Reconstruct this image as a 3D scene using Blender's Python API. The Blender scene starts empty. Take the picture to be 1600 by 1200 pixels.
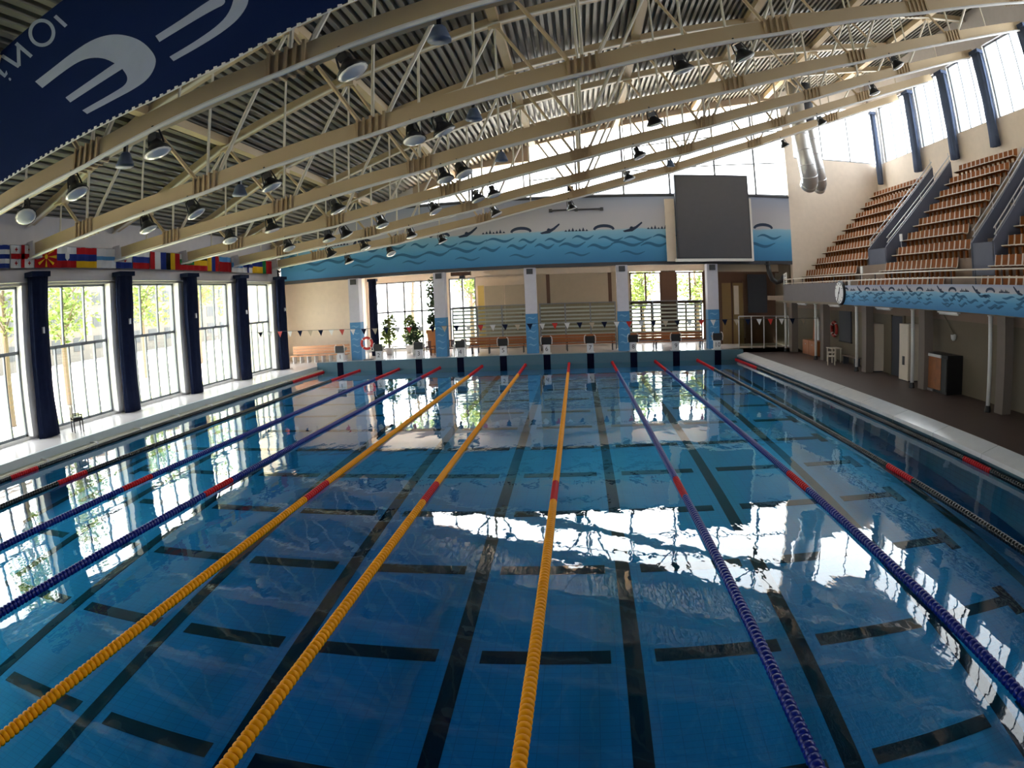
import bpy, bmesh, math, random
from mathutils import Vector, Matrix
random.seed(7)
scene = bpy.context.scene
col = scene.collection

# ------------------------------------------------------------------ camera
CAM = Vector((3.0124, 12.6472, 3.7859))
RIGHT = Vector((0.9944827, 0.0964590, -0.0412280))
UP = Vector((0.0283277, 0.1314756, 0.9909146))
FWD = Vector((-0.1010031, 0.9866153, -0.1280177))
K1, K2, K3, K4 = 0.04286007, 0.000214625966, -2.05707926e-05, 8.609000698e-07
cd = bpy.data.cameras.new('camera')
cd.type = 'PANO'
cd.panorama_type = 'FISHEYE_LENS_POLYNOMIAL'
cd.sensor_fit = 'HORIZONTAL'
cd.sensor_width = 36.0
cd.sensor_height = 27.0
cd.fisheye_fov = math.pi
cd.fisheye_polynomial_k0 = 0.0
cd.fisheye_polynomial_k1 = -K1
cd.fisheye_polynomial_k2 = -K2
cd.fisheye_polynomial_k3 = -K3
cd.fisheye_polynomial_k4 = -K4
cd.clip_end = 500
cam = bpy.data.objects.new('camera', cd)
m3 = Matrix((RIGHT, UP, -FWD)).transposed()
cam.matrix_world = Matrix.Translation(CAM) @ m3.to_4x4()
col.objects.link(cam)
scene.camera = cam

# ------------------------------------------------------------------ light
w = bpy.data.worlds.new('overcast_sky')
scene.world = w
w.use_nodes = True
bg = w.node_tree.nodes['Background']
bg.inputs[0].default_value = (0.93, 0.97, 1.0, 1)
bg.inputs[1].default_value = 1.0
sl = bpy.data.lights.new('sun', 'SUN')
sl.energy = 5.0
sl.angle = 0.01
sl.color = (1.0, 0.88, 0.72)
sun = bpy.data.objects.new('sun', sl)
sun.rotation_euler = Vector((0.27, 0.03, -0.96)).to_track_quat('-Z', 'Y').to_euler()
col.objects.link(sun)
scene.view_settings.view_transform = 'Standard'
scene.view_settings.look = 'None'
scene.view_settings.gamma = 1.0
scene.view_settings.use_curve_mapping = False
scene.view_settings.exposure = 3.4
scene.cycles.use_denoising = True
scene.cycles.max_bounces = 10
scene.cycles.diffuse_bounces = 5
scene.cycles.glossy_bounces = 4
scene.cycles.transparent_max_bounces = 24
scene.cycles.sample_clamp_indirect = 8.0


def portal(loc, rot, sx, sy):
    l = bpy.data.lights.new('window_portal', 'AREA')
    l.shape = 'RECTANGLE'
    l.size = sx
    l.size_y = sy
    l.cycles.is_portal = True
    o = bpy.data.objects.new('window_portal', l)
    o.location = loc
    o.rotation_euler = rot
    col.objects.link(o)


# area lamps emit along their local -Z
portal((-15.9, 24.5, 3.0), (0, -math.pi / 2, 0), 5.6, 58)
portal((-17.8, 51.2, 3.0), (0, -math.pi / 2, 0), 5.3, 2.6)
portal((5.3, 54.6, 13.6), (-math.pi / 2, 0, 0), 25.5, 7.2)
portal((24.9, 24.5, 14.8), (0, math.pi / 2, 0), 4.8, 58)

# ------------------------------------------------------------------ pixel to place


def ray(x, y):
    u, v = (x - 800) * 0.0225, (600 - y) * 0.0225
    r = math.hypot(u, v) or 1e-9
    th = K1 * r + K2 * r * r + K3 * r ** 3 + K4 * r ** 4
    s = math.sin(th) / r
    return RIGHT * (u * s) + UP * (v * s) + FWD * math.cos(th)


def hit(x, y, X=None, Y=None, Z=None):
    d = ray(x, y)
    if X is not None:
        t = (X - CAM.x) / d.x
    elif Y is not None:
        t = (Y - CAM.y) / d.y
    else:
        t = (Z - CAM.z) / d.z
    return CAM + d * t


# ------------------------------------------------------------------ materials
MATS = {}


def mat(name, c, rough=0.6, c2=None, scale=3.0, metal=0.0, bump=0.0, spec=0.5, emit=0.0, stretch=(1, 1, 1)):
    if name in MATS:
        return MATS[name]
    m = bpy.data.materials.new(name)
    m.use_nodes = True
    nt = m.node_tree
    b = nt.nodes['Principled BSDF']
    b.inputs['Roughness'].default_value = rough
    b.inputs['Metallic'].default_value = metal
    b.inputs['Specular IOR Level'].default_value = spec
    if c2 is None:
        c2 = tuple(x * 0.85 for x in c)
    tc = nt.nodes.new('ShaderNodeTexCoord')
    mp = nt.nodes.new('ShaderNodeMapping')
    mp.inputs['Scale'].default_value = stretch
    nz = nt.nodes.new('ShaderNodeTexNoise')
    nz.inputs['Scale'].default_value = scale
    nz.inputs['Detail'].default_value = 4
    mx = nt.nodes.new('ShaderNodeMix')
    mx.data_type = 'RGBA'
    mx.inputs[6].default_value = (*c, 1)
    mx.inputs[7].default_value = (*c2, 1)
    nt.links.new(tc.outputs['Object'], mp.inputs[0])
    nt.links.new(mp.outputs[0], nz.inputs['Vector'])
    nt.links.new(nz.outputs['Fac'], mx.inputs[0])
    nt.links.new(mx.outputs[2], b.inputs['Base Color'])
    if bump:
        bp = nt.nodes.new('ShaderNodeBump')
        bp.inputs['Strength'].default_value = bump
        bp.inputs['Distance'].default_value = 0.02
        nt.links.new(nz.outputs['Fac'], bp.inputs['Height'])
        nt.links.new(bp.outputs[0], b.inputs['Normal'])
    if emit:
        b.inputs['Emission Color'].default_value = (*c, 1)
        b.inputs['Emission Strength'].default_value = emit
    MATS[name] = m
    return m


def clear_mat(name, tint, ior=1.45, rough=0.0, wave=None, reflect=1.0):
    """see-through sheet: Fresnel mix of a transparent and a glossy layer"""
    if name in MATS:
        return MATS[name]
    m = bpy.data.materials.new(name)
    m.use_nodes = True
    nt = m.node_tree
    nt.nodes.clear()
    out = nt.nodes.new('ShaderNodeOutputMaterial')
    mx = nt.nodes.new('ShaderNodeMixShader')
    tr = nt.nodes.new('ShaderNodeBsdfTransparent')
    gl = nt.nodes.new('ShaderNodeBsdfGlossy')
    # Schlick reflectance that is the same from both sides of the sheet
    r0 = ((ior - 1) / (ior + 1)) ** 2
    ge = nt.nodes.new('ShaderNodeNewGeometry')
    dt = nt.nodes.new('ShaderNodeVectorMath')
    dt.operation = 'DOT_PRODUCT'
    nt.links.new(ge.outputs['Incoming'], dt.inputs[0])
    nt.links.new(ge.outputs['Normal'], dt.inputs[1])
    prevn = dt.outputs['Value']
    for op, b_ in (('ABSOLUTE', 0), ('SUBTRACT', 1), ('POWER', 5.0), ('MULTIPLY_ADD', 1 - r0)):
        nd = nt.nodes.new('ShaderNodeMath')
        nd.operation = op
        nd.use_clamp = op == 'SUBTRACT'
        if op == 'SUBTRACT':
            nd.inputs[0].default_value = 1.0
            nt.links.new(prevn, nd.inputs[1])
        else:
            nt.links.new(prevn, nd.inputs[0])
            nd.inputs[1].default_value = b_
            if op == 'MULTIPLY_ADD':
                nd.inputs[2].default_value = r0
        prevn = nd.outputs[0]
    tr.inputs['Color'].default_value = (*tint, 1)
    gl.inputs['Roughness'].default_value = rough
    gl.inputs['Color'].default_value = (reflect, reflect, reflect, 1)
    nt.links.new(prevn, mx.inputs[0])
    nt.links.new(tr.outputs[0], mx.inputs[1])
    nt.links.new(gl.outputs[0], mx.inputs[2])
    nt.links.new(mx.outputs[0], out.inputs[0])
    if wave:
        tc = nt.nodes.new('ShaderNodeTexCoord')
        prev = None
        for (sc, st, stretch) in wave:
            mp = nt.nodes.new('ShaderNodeMapping')
            mp.inputs['Scale'].default_value = stretch
            nz = nt.nodes.new('ShaderNodeTexNoise')
            nz.inputs['Scale'].default_value = sc
            nz.inputs['Detail'].default_value = 2
            bp = nt.nodes.new('ShaderNodeBump')
            bp.inputs['Strength'].default_value = 1.0
            bp.inputs['Distance'].default_value = st
            nt.links.new(tc.outputs['Object'], mp.inputs[0])
            nt.links.new(mp.outputs[0], nz.inputs['Vector'])
            nt.links.new(nz.outputs['Fac'], bp.inputs['Height'])
            if prev:
                nt.links.new(prev.outputs[0], bp.inputs['Normal'])
            prev = bp
        nt.links.new(prev.outputs[0], gl.inputs['Normal'])
        nt.links.new(prev.outputs[0], dt.inputs[1])
    MATS[name] = m
    return m


def brick_mat(name, c1, c2, mortar, sx, sy, rough, axes='XY'):
    m = bpy.data.materials.new(name)
    m.use_nodes = True
    nt = m.node_tree
    b = nt.nodes['Principled BSDF']
    b.inputs['Roughness'].default_value = rough
    tc = nt.nodes.new('ShaderNodeTexCoord')
    sp = nt.nodes.new('ShaderNodeSeparateXYZ')
    cb = nt.nodes.new('ShaderNodeCombineXYZ')
    br = nt.nodes.new('ShaderNodeTexBrick')
    br.offset = 0.0
    br.inputs['Color1'].default_value = (*c1, 1)
    br.inputs['Color2'].default_value = (*c2, 1)
    br.inputs['Mortar'].default_value = (*mortar, 1)
    br.inputs['Scale'].default_value = 1.0
    br.inputs['Mortar Size'].default_value = min(sx, sy) * 0.05
    br.inputs['Brick Width'].default_value = sx
    br.inputs['Row Height'].default_value = sy
    nt.links.new(tc.outputs['Object'], sp.inputs[0])
    nt.links.new(sp.outputs['XYZ'.index(axes[0])], cb.inputs[0])
    nt.links.new(sp.outputs['XYZ'.index(axes[1])], cb.inputs[1])
    nt.links.new(cb.outputs[0], br.inputs['Vector'])
    nt.links.new(br.outputs['Color'], b.inputs['Base Color'])
    MATS[name] = m
    return m


M_CREAM = mat('cream_paint', (0.84, 0.73, 0.62), 0.7)
M_WALL = mat('lilac_grey_paint', (0.62, 0.58, 0.58), 0.75)
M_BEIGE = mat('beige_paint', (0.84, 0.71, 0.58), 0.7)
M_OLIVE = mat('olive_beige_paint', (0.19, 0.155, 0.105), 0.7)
M_WHITE = mat('white_paint', (0.85, 0.84, 0.83), 0.5)
M_FRAME = mat('grey_window_frame', (0.22, 0.24, 0.27), 0.5)
M_NAVY = mat('navy_curtain_cloth', (0.012, 0.018, 0.05), 0.95, (0.006, 0.009, 0.026), 5.0, spec=0.1)
M_BLUEGREY = mat('blue_grey_curtain_cloth', (0.10, 0.13, 0.21), 0.9, spec=0.1)
M_STEEL = mat('beige_steel_paint', (0.56, 0.43, 0.27), 0.55, (0.48, 0.36, 0.22), 1.2)
M_THIN = mat('pale_steel_paint', (0.72, 0.66, 0.55), 0.5)
M_RUST = mat('brown_joint_steel', (0.48, 0.35, 0.21), 0.7)
M_DECK = mat('corrugated_sheet_steel', (0.225, 0.205, 0.165), 0.4, (0.18, 0.17, 0.145), 0.4)
M_BLACK = mat('black_enamel', (0.012, 0.012, 0.014), 0.4)
M_DARK = mat('dark_grey_paint', (0.055, 0.06, 0.075), 0.6)
M_LAMPGLASS = mat('pale_lamp_glass', (0.85, 0.85, 0.82), 0.15)
M_BROWN = mat('brown_floor_tile', (0.12, 0.075, 0.065), 0.5, (0.09, 0.06, 0.05), 2.0)
M_DECKTILE = mat('pale_deck_tile', (0.80, 0.76, 0.76), 0.2, (0.74, 0.70, 0.71), 1.5, spec=0.8)
M_LIP = mat('white_pool_lip', (0.90, 0.90, 0.90), 0.12, spec=1.0)
M_GUTTER = mat('cream_gutter_tile', (0.62, 0.60, 0.48), 0.4)
M_TEAL = mat('teal_pool_tile', (0.085, 0.18, 0.23), 0.4, (0.07, 0.155, 0.205), 4)
M_POOLSIDE = brick_mat('pool_side_tile', (0.05, 0.28, 0.42), (0.045, 0.25, 0.39), (0.03, 0.18, 0.3), 0.25, 0.12, 0.5, 'YZ')
M_POOLEND = brick_mat('pool_end_tile', (0.05, 0.28, 0.42), (0.045, 0.25, 0.39), (0.03, 0.18, 0.3), 0.25, 0.12, 0.5, 'XZ')
M_POOLFLOOR = brick_mat('pool_floor_tile', (0.001, 0.115, 0.32), (0.001, 0.105, 0.295), (0.001, 0.075, 0.23), 0.25, 0.125, 0.5, 'XY')
M_LINE = mat('navy_line_tile', (0.001, 0.002, 0.016), 0.6, spec=0.1)
M_YELLOW = mat('yellow_float_plastic', (0.82, 0.33, 0.0), 0.5, (0.72, 0.27, 0.0), spec=0.15)
M_BLUE = mat('blue_float_plastic', (0.0012, 0.012, 0.20), 0.3, (0.001, 0.009, 0.16), spec=0.35)
M_BLACKFLOAT = mat('black_green_float_plastic', (0.008, 0.012, 0.012), 0.25)
M_RED = mat('red_float_plastic', (0.50, 0.008, 0.015), 0.5, spec=0.15)
M_PILLARBLUE = mat('blue_pillar_paint', (0.045, 0.20, 0.45), 0.6, (0.07, 0.27, 0.52), 6)
M_WOOD = mat('orange_wood', (0.42, 0.14, 0.04), 0.5, (0.32, 0.10, 0.03), 3, stretch=(1, 12, 12))
M_PALEWOOD = mat('pale_orange_wood', (0.75, 0.42, 0.25), 0.55, (0.62, 0.30, 0.16), 3, stretch=(1, 12, 12))
M_CHAIRBROWN = mat('dark_red_wood', (0.10, 0.025, 0.02), 0.5)
M_SEAT = mat('tan_seat_plastic', (0.27, 0.085, 0.018), 0.75, (0.21, 0.065, 0.013), 2, spec=0.15)
M_FITTING_GLINT = mat('cream_fitting_seat_glint', (0.80, 0.70, 0.58), 0.35)  # cream for fittings, and for the gloss highlight painted on the seats
M_CONCRETE = mat('pale_concrete', (0.27, 0.20, 0.15), 0.85, (0.22, 0.16, 0.12), 2)
M_PARAPET = mat('slate_parapet_paint', (0.10, 0.11, 0.16), 0.6)
M_ALU = mat('brushed_aluminium', (0.65, 0.65, 0.68), 0.35, metal=0.8)
M_DUCT = mat('galvanised_duct', (0.50, 0.50, 0.50), 0.35, (0.42, 0.42, 0.42), 3, metal=0.6)
M_BANNER = mat('navy_banner_cloth', (0.006, 0.016, 0.075), 0.85, (0.008, 0.02, 0.09), 1.0, spec=0.1)
M_PRINT = mat('pale_blue_banner_print', (0.40, 0.46, 0.62), 0.9, spec=0.1)
M_SCREEN = mat('dark_led_panel', (0.085, 0.085, 0.10), 0.5)
M_BRIGHTRED = mat('red_plastic', (0.60, 0.03, 0.02), 0.4)
M_TERRA = mat('terracotta', (0.62, 0.24, 0.08), 0.7)
M_LEAF = mat('green_leaf', (0.10, 0.18, 0.02), 0.6, (0.22, 0.28, 0.06), 2)
M_DARKLEAF = mat('dark_green_leaf', (0.02, 0.06, 0.012), 0.6, (0.035, 0.09, 0.02), 2)
M_BARK = mat('tree_bark', (0.16, 0.12, 0.08), 0.9)
M_GRASS = mat('lawn_grass', (0.22, 0.30, 0.07), 0.9, (0.30, 0.36, 0.14), 0.6)
M_FACADE = mat('pale_facade', (0.13, 0.12, 0.10), 0.9)
M_DARKGLASS = mat('dark_window_glass', (0.03, 0.035, 0.035), 0.5)
M_BROWNWALL = mat('brown_panel', (0.12, 0.06, 0.035), 0.6)
M_SHUTTER = mat('beige_shutter', (0.55, 0.46, 0.34), 0.6)
M_FLAGS = {}
GLASS = clear_mat('window_glass', (0.97, 0.98, 0.98))
FROST = mat('frosted_stripe_glass', (0.45, 0.48, 0.42), 0.4)
SMOKE = clear_mat('partition_glass', (0.72, 0.74, 0.68))
WATER = clear_mat('pool_water', (0.30, 0.86, 0.97), 1.33, 0.0,
                  [(0.9, 0.010, (1, 0.55, 1)), (5.0, 0.0012, (1, 0.5, 1))])


def flagcol(c):
    key = tuple(c)
    if key not in M_FLAGS:
        M_FLAGS[key] = mat('flag_cloth_%d' % len(M_FLAGS), c, 0.85, spec=0.1)
    return M_FLAGS[key]


# ------------------------------------------------------------------ mesh helpers
class MB:
    def __init__(self):
        self.v, self.f = [], []

    def poly(self, pts):
        n = len(self.v)
        self.v += [tuple(p) for p in pts]
        self.f.append(tuple(range(n, n + len(pts))))
        return self

    def box(self, x0, x1, y0, y1, z0, z1):
        n = len(self.v)
        self.v += [(x, y, z) for z in (z0, z1) for y in (y0, y1) for x in (x0, x1)]
        self.f += [tuple(n + i for i in q) for q in
                   ((0, 2, 3, 1), (4, 5, 7, 6), (0, 1, 5, 4), (2, 6, 7, 3), (0, 4, 6, 2), (1, 3, 7, 5))]
        return self

    def bar(self, a, b, w, h, up=(0, 0, 1)):
        a, b = Vector(a), Vector(b)
        d = (b - a).normalized()
        s = d.cross(Vector(up))
        if s.length < 1e-4:
            s = d.cross(Vector((0, 1, 0)))
        s.normalize()
        u = s.cross(d)
        n = len(self.v)
        for p in (a, b):
            for i, j in ((-1, -1), (1, -1), (1, 1), (-1, 1)):
                self.v.append(tuple(p + s * (i * w / 2) + u * (j * h / 2)))
        self.f += [tuple(n + i for i in q) for q in
                   ((0, 3, 2, 1), (4, 5, 6, 7), (0, 1, 5, 4), (1, 2, 6, 5), (2, 3, 7, 6), (3, 0, 4, 7))]
        return self

    def tube(self, pts, r, seg=8, caps=True):
        pts = [Vector(p) for p in pts]
        rr = r if isinstance(r, (list, tuple)) else [r] * len(pts)
        n = len(self.v)
        last = None
        for i, p in enumerate(pts):
            d = (pts[min(i + 1, len(pts) - 1)] - pts[max(i - 1, 0)]).normalized()
            if last is None:
                s = d.cross(Vector((0, 0, 1)))
                if s.length < 1e-3:
                    s = d.cross(Vector((0, 1, 0)))
            else:
                s = last - d * last.dot(d)
            s.normalize()
            last = s
            u = s.cross(d)
            for k in range(seg):
                a = 2 * math.pi * k / seg
                self.v.append(tuple(p + (s * math.cos(a) + u * math.sin(a)) * rr[i]))
        for i in range(len(pts) - 1):
            for k in range(seg):
                a, b = n + i * seg + k, n + i * seg + (k + 1) % seg
                self.f.append((a, b, b + seg, a + seg))
        if caps:
            self.f.append(tuple(n + k for k in range(seg - 1, -1, -1)))
            e = n + (len(pts) - 1) * seg
            self.f.append(tuple(e + k for k in range(seg)))
        return self

    def lathe(self, prof, seg=16, center=(0, 0, 0), axis='Z'):
        n = len(self.v)
        c = Vector(center)
        for r, h in prof:
            for k in range(seg):
                a = 2 * math.pi * k / seg
                x, y = r * math.cos(a), r * math.sin(a)
                q = {'Z': (x, y, h), 'Y': (x, h, y), 'X': (h, x, y)}[axis]
                self.v.append(tuple(c + Vector(q)))
        for i in range(len(prof) - 1):
            for k in range(seg):
                a, b = n + i * seg + k, n + i * seg + (k + 1) % seg
                self.f.append((a, b, b + seg, a + seg))
        self.f.append(tuple(n + k for k in range(seg - 1, -1, -1)))
        e = n + (len(prof) - 1) * seg
        self.f.append(tuple(e + k for k in range(seg)))
        return self

    def prism(self, pts, off):
        off = Vector(off)
        n = len(self.v)
        k = len(pts)
        self.v += [tuple(p) for p in pts] + [tuple(Vector(p) + off) for p in pts]
        self.f.append(tuple(range(n, n + k)))
        self.f.append(tuple(range(n + 2 * k - 1, n + k - 1, -1)))
        for i in range(k):
            j = (i + 1) % k
            self.f.append((n + j, n + i, n + k + i, n + k + j))
        return self

    def mesh(self, name, m, smooth=False, fix=True):
        me = bpy.data.meshes.new(name)
        me.from_pydata(self.v, [], self.f)
        me.materials.append(m)
        if fix:
            bm = bmesh.new()
            bm.from_mesh(me)
            bmesh.ops.recalc_face_normals(bm, faces=bm.faces)
            bm.to_mesh(me)
            bm.free()
        if smooth:
            for p in me.polygons:
                p.use_smooth = True
        me.update()
        return me

    def build(self, name, m, parent=None, smooth=False, fix=True):
        return link(name, self.mesh(name, m, smooth, fix), parent)


def link(name, me, parent=None, loc=None):
    o = bpy.data.objects.new(name, me)
    col.objects.link(o)
    if parent is not None:
        o.parent = parent
    if loc is not None:
        o.location = loc
    return o


def tag(o, label=None, cat=None, group=None, kind=None):
    if label:
        o['label'] = label
    if cat:
        o['category'] = cat
    if group:
        o['group'] = group
    if kind:
        o['kind'] = kind
    return o


def struct(o, label=None):
    o['kind'] = 'structure'
    if label:
        o['label'] = label
    return o


def thing(name, label, cat, group=None, loc=(0, 0, 0), rz=0.0):
    o = bpy.data.objects.new(name, None)
    o.empty_display_size = 0.2
    o.location = loc
    o.rotation_euler = (0, 0, rz)
    col.objects.link(o)
    return tag(o, label, cat, group, 'thing' if 'partition' in name or 'barrier' in name else None)


ORD = 'first second third fourth fifth sixth seventh eighth ninth tenth eleventh twelfth thirteenth fourteenth fifteenth sixteenth seventeenth eighteenth nineteenth twentieth'.split()


def copy_tree(o, loc=None, rz=None, label=None, parent=None):
    c = o.copy()
    col.objects.link(c)
    c.parent = parent
    if loc is not None:
        c.location = loc
    if rz is not None:
        c.rotation_euler = (0, 0, rz)
    if label:
        c['label'] = label
    for ch in o.children:
        copy_tree(ch, parent=c)
    return c


def interp(tab, x):
    if x <= tab[0][0]:
        return tab[0][1]
    for (a, b), (c, d) in zip(tab, tab[1:]):
        if x <= c:
            return b + (d - b) * (x - a) / (c - a)
    return tab[-1][1]


# ------------------------------------------------------------------ main measures
DZ = 0.35                     # pool deck above the water
YN, YF = 0.0, 50.0            # pool ends
LW, RW = -15.3, 24.5          # side walls of the hall
WF = 54.0                     # plane of the end wall
CHORD = [(-15.3, 6.8), (-14.6, 6.85), (-12.0, 7.1), (-7.0, 7.62), (-1.95, 8.5), (3.5, 9.7), (8.8, 11.05), (13.9, 12.65),
         (19.2, 14.6), (24.4, 16.6)]
ROOF = [(-17.8, 7.15), (-16.2, 7.5), (-15.2, 7.9), (-13.4, 8.5), (-11.5, 9.45), (-9.5, 10.4), (-7.0, 11.4), (-4.75, 12.05), (-1.95, 12.8),
        (0.75, 13.7), (3.6, 14.35), (6.8, 15.1), (10.0, 15.8), (13.2, 16.5), (20.0, 17.9), (25.2, 18.8)]
chord = lambda x: interp(CHORD, x)
roof = lambda x: interp(ROOF, x)
TRUSS_Y = [23.3, 28.57, 33.88, 39.1, 44.3, 49.2]
PIERS = [23.3 - 5.27 * k for k in range(5, 0, -1)] + [23.3, 28.57, 33.88, 39.1, 44.3, 49.3]

# ================================================================== SETTING
# pool basin: the floor climbs towards the far end
PROF = [(0, -1.80), (13.5, -1.758), (15, -1.70), (17, -1.557), (19, -1.372), (21, -1.184), (24, -0.944), (27, -0.766), (30, -0.637),
        (35, -0.493), (40, -0.399), (45, -0.335), (50, -0.288)]
zb = lambda y: interp(PROF, y)
mb = MB()
for (a, za), (b, zc) in zip(PROF, PROF[1:]):
    mb.poly([(-12.5, a, za), (12.5, a, za), (12.5, b, zc), (-12.5, b, zc)])
pool_floor = struct(mb.build('floor_pool', M_POOLFLOOR), 'blue tiled pool floor under the water')
for i in range(10):
    x = -11.25 + 2.5 * i
    mb = MB()
    ys = [y for y, _ in PROF if 2 < y < 48]
    ys = [2.0] + ys + [48.0]
    for a, b in zip(ys, ys[1:]):
        mb.prism([(x - 0.125, a, zb(a)), (x + 0.125, a, zb(a)), (x + 0.125, b, zb(b)), (x - 0.125, b, zb(b))], (0, 0, 0.006))
    mb.build('lane_line', M_LINE, pool_floor)
ROWS = [18.05 + 2.69 * k for k in range(-5, 12)]
dash = {}
for y in ROWS:
    segs = [(-11.25 + 2.5 * i + 0.32, -11.25 + 2.5 * (i + 1) - 0.32) for i in range(9)]
    segs[0] = (-10.4, segs[0][1])
    segs[-1] = (segs[-1][0], 10.4)
    for a, b in segs:
        MB().prism([(a, y - 0.155, zb(y - 0.155)), (b, y - 0.155, zb(y - 0.155)), (b, y + 0.155, zb(y + 0.155)), (a, y + 0.155, zb(y + 0.155))],
                   (0, 0, 0.007)).build('cross_line', M_LINE, pool_floor)
    for s in (-1, 1):
        MB().prism([(s * 10.52 - 0.12, y - 0.5, zb(y - 0.5)), (s * 10.52 + 0.12, y - 0.5, zb(y - 0.5)),
                    (s * 10.52 + 0.12, y + 0.5, zb(y + 0.5)), (s * 10.52 - 0.12, y + 0.5, zb(y + 0.5))], (0, 0, 0.009)).build('end_bar', M_LINE, pool_floor)
struct(MB().box(-12.8, -12.5, YN, YF, -2, 0.04).build('wall_pool_left', M_POOLSIDE))
struct(MB().box(12.5, 12.8, YN, YF, -2, 0.04).build('wall_pool_right', M_POOLSIDE))
struct(MB().box(-12.5, 12.5, -0.3, YN, -2, 0.30).build('wall_pool_near', M_POOLEND))
wpf = struct(MB().box(-12.8, 12.8, YF, YF + 0.5, -2, 0.58).build('wall_pool_far', M_TEAL))
for i in range(10):
    x = -11.25 + 2.5 * i
    MB().box(x - 0.20, x + 0.20, YF - 0.012, YF, -0.6, 0.56).build('lane_target', M_LINE, wpf)
water = struct(MB().poly([(-12.5, YN, 0), (12.5, YN, 0), (12.5, YF, 0), (-12.5, YF, 0)]).build('water', WATER, fix=False),
               'calm clear pool water mirroring the windows')

# decks
struct(MB().box(-15.6, -12.95, -6, 50.5, -0.4, DZ).build('floor_deck_left', M_DECKTILE), 'pale wet deck along the glazed wall')
struct(MB().box(13.0, 17.2, -6, 54, -0.4, DZ).build('floor_deck_right', M_BROWN), 'brown tiled deck under the gallery')
struct(MB().box(-17.5, 17.2, YF + 0.5, 64, -0.4, DZ).build('floor_deck_far', M_DECKTILE), 'pale deck behind the starting blocks')
struct(MB().box(-12.95, 13.0, -6, -0.3, -0.4, 0.3).build('floor_deck_near', M_DECKTILE))
# edges of the pool
lipL = struct(MB().box(-12.95, -12.80, -6, 50.5, -0.3, DZ + 0.012).build('trim_1', mat('blue_grey_kerb', (0.45, 0.52, 0.55), 0.4)), 'blue grey kerb along the glazed side')
for k in range(19):
    a = 0.02 + k * 2.63
    MB().box(-12.80, -12.46, a, a + 2.55, -0.02, 0.11).build('gutter_tile', M_GUTTER, lipL)
    MB().box(-12.80, -12.44, a + 2.555, a + 2.62, 0.0, 0.15).build('gutter_divider', M_WHITE, lipL)
lipR = struct(MB().box(12.86, 13.0, -6, 50.5, -0.3, DZ).build('trim_2', M_TEAL), 'teal kerb along the gallery side')
for k in range(20):
    a = 0.02 + k * 2.5
    MB().prism([(12.42, a, 0.16), (12.98, a, 0.16), (12.98, a, 0.43), (12.42, a, 0.27)], (0, 2.48, 0)).build('edge_slab', M_LIP, lipR)
    MB().box(12.5, 12.86, a + 0.1, a + 0.18, 0.03, 0.16).build('gutter_divider', M_GUTTER, lipR)
MB().box(12.5, 12.56, 0, 50, 0.02, 0.16).build('tile_face', M_TEAL, lipR)

# ------------------------------------------------------------------ ceiling: corrugated sheets, ribs along the hall
mb = MB()
X0, X1, P = -17.6, 25.0, 0.288
n = int((X1 - X0) / P)
pts = []
for i in range(n):
    x = X0 + i * P
    for dx, h in ((0, 0), (0.13, 0), (0.15, 0.22), (0.268, 0.22)):
        pts.append((x + dx, roof(x + dx) + 0.22 + h))
for (xa, za), (xb, zc) in zip(pts, pts[1:]):
    mb.poly([(xa, -6, za), (xb, -6, zc), (xb, 54.3, zc), (xa, 54.3, za)])
ceiling = struct(mb.build('ceiling', M_DECK, fix=False), 'corrugated steel roof sheets seen from below')
mb = MB()
for (xa, za), (xb, zc) in zip(ROOF, ROOF[1:]):
    mb.prism([(xa, -6.2, za + 0.47), (xb, -6.2, zc + 0.47), (xb, -6.2, zc + 0.65), (xa, -6.2, za + 0.65)], (0, 60.8, 0))
struct(mb.build('roof_cover', M_DARK))
for k, x in enumerate((-9.5, -4.5, 0.75, 6.15, 11.35, 16.5, 21.7)):
    struct(MB().bar((x, -5.9, roof(x) + 0.02), (x, 53.9, roof(x) + 0.02), 0.34, 0.30).build('trim_%d' % (k + 3), M_STEEL), 'long beige purlin running along under the roof sheets')

# ------------------------------------------------------------------ left wall with tall windows
WZ0, WZ1, WT = 0.46, 5.62, 3.35
wl = struct(MB().box(LW - 0.3, LW + 0.1, -6, 49.9, WZ1, 8.4).build('wall_left', M_WALL), 'lilac grey wall band above the tall windows')
MB().box(LW - 0.3, LW + 0.05, -6, 49.9, -0.3, WZ0).build('window_plinth', M_WHITE, wl)
MB().box(LW + 0.1, LW + 0.30, -6, 49.9, 5.72, 6.05).build('ledge', M_WALL, wl)
for y in PIERS:
    MB().box(LW - 0.3, LW + 0.28, y - 0.62, y + 0.62, WZ0, WZ1).build('pier', M_WHITE, wl)
MB().box(LW - 0.3, LW + 0.1, -6, PIERS[0] - 0.62, WZ0, WZ1).build('blank_panel', M_WALL, wl)


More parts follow.
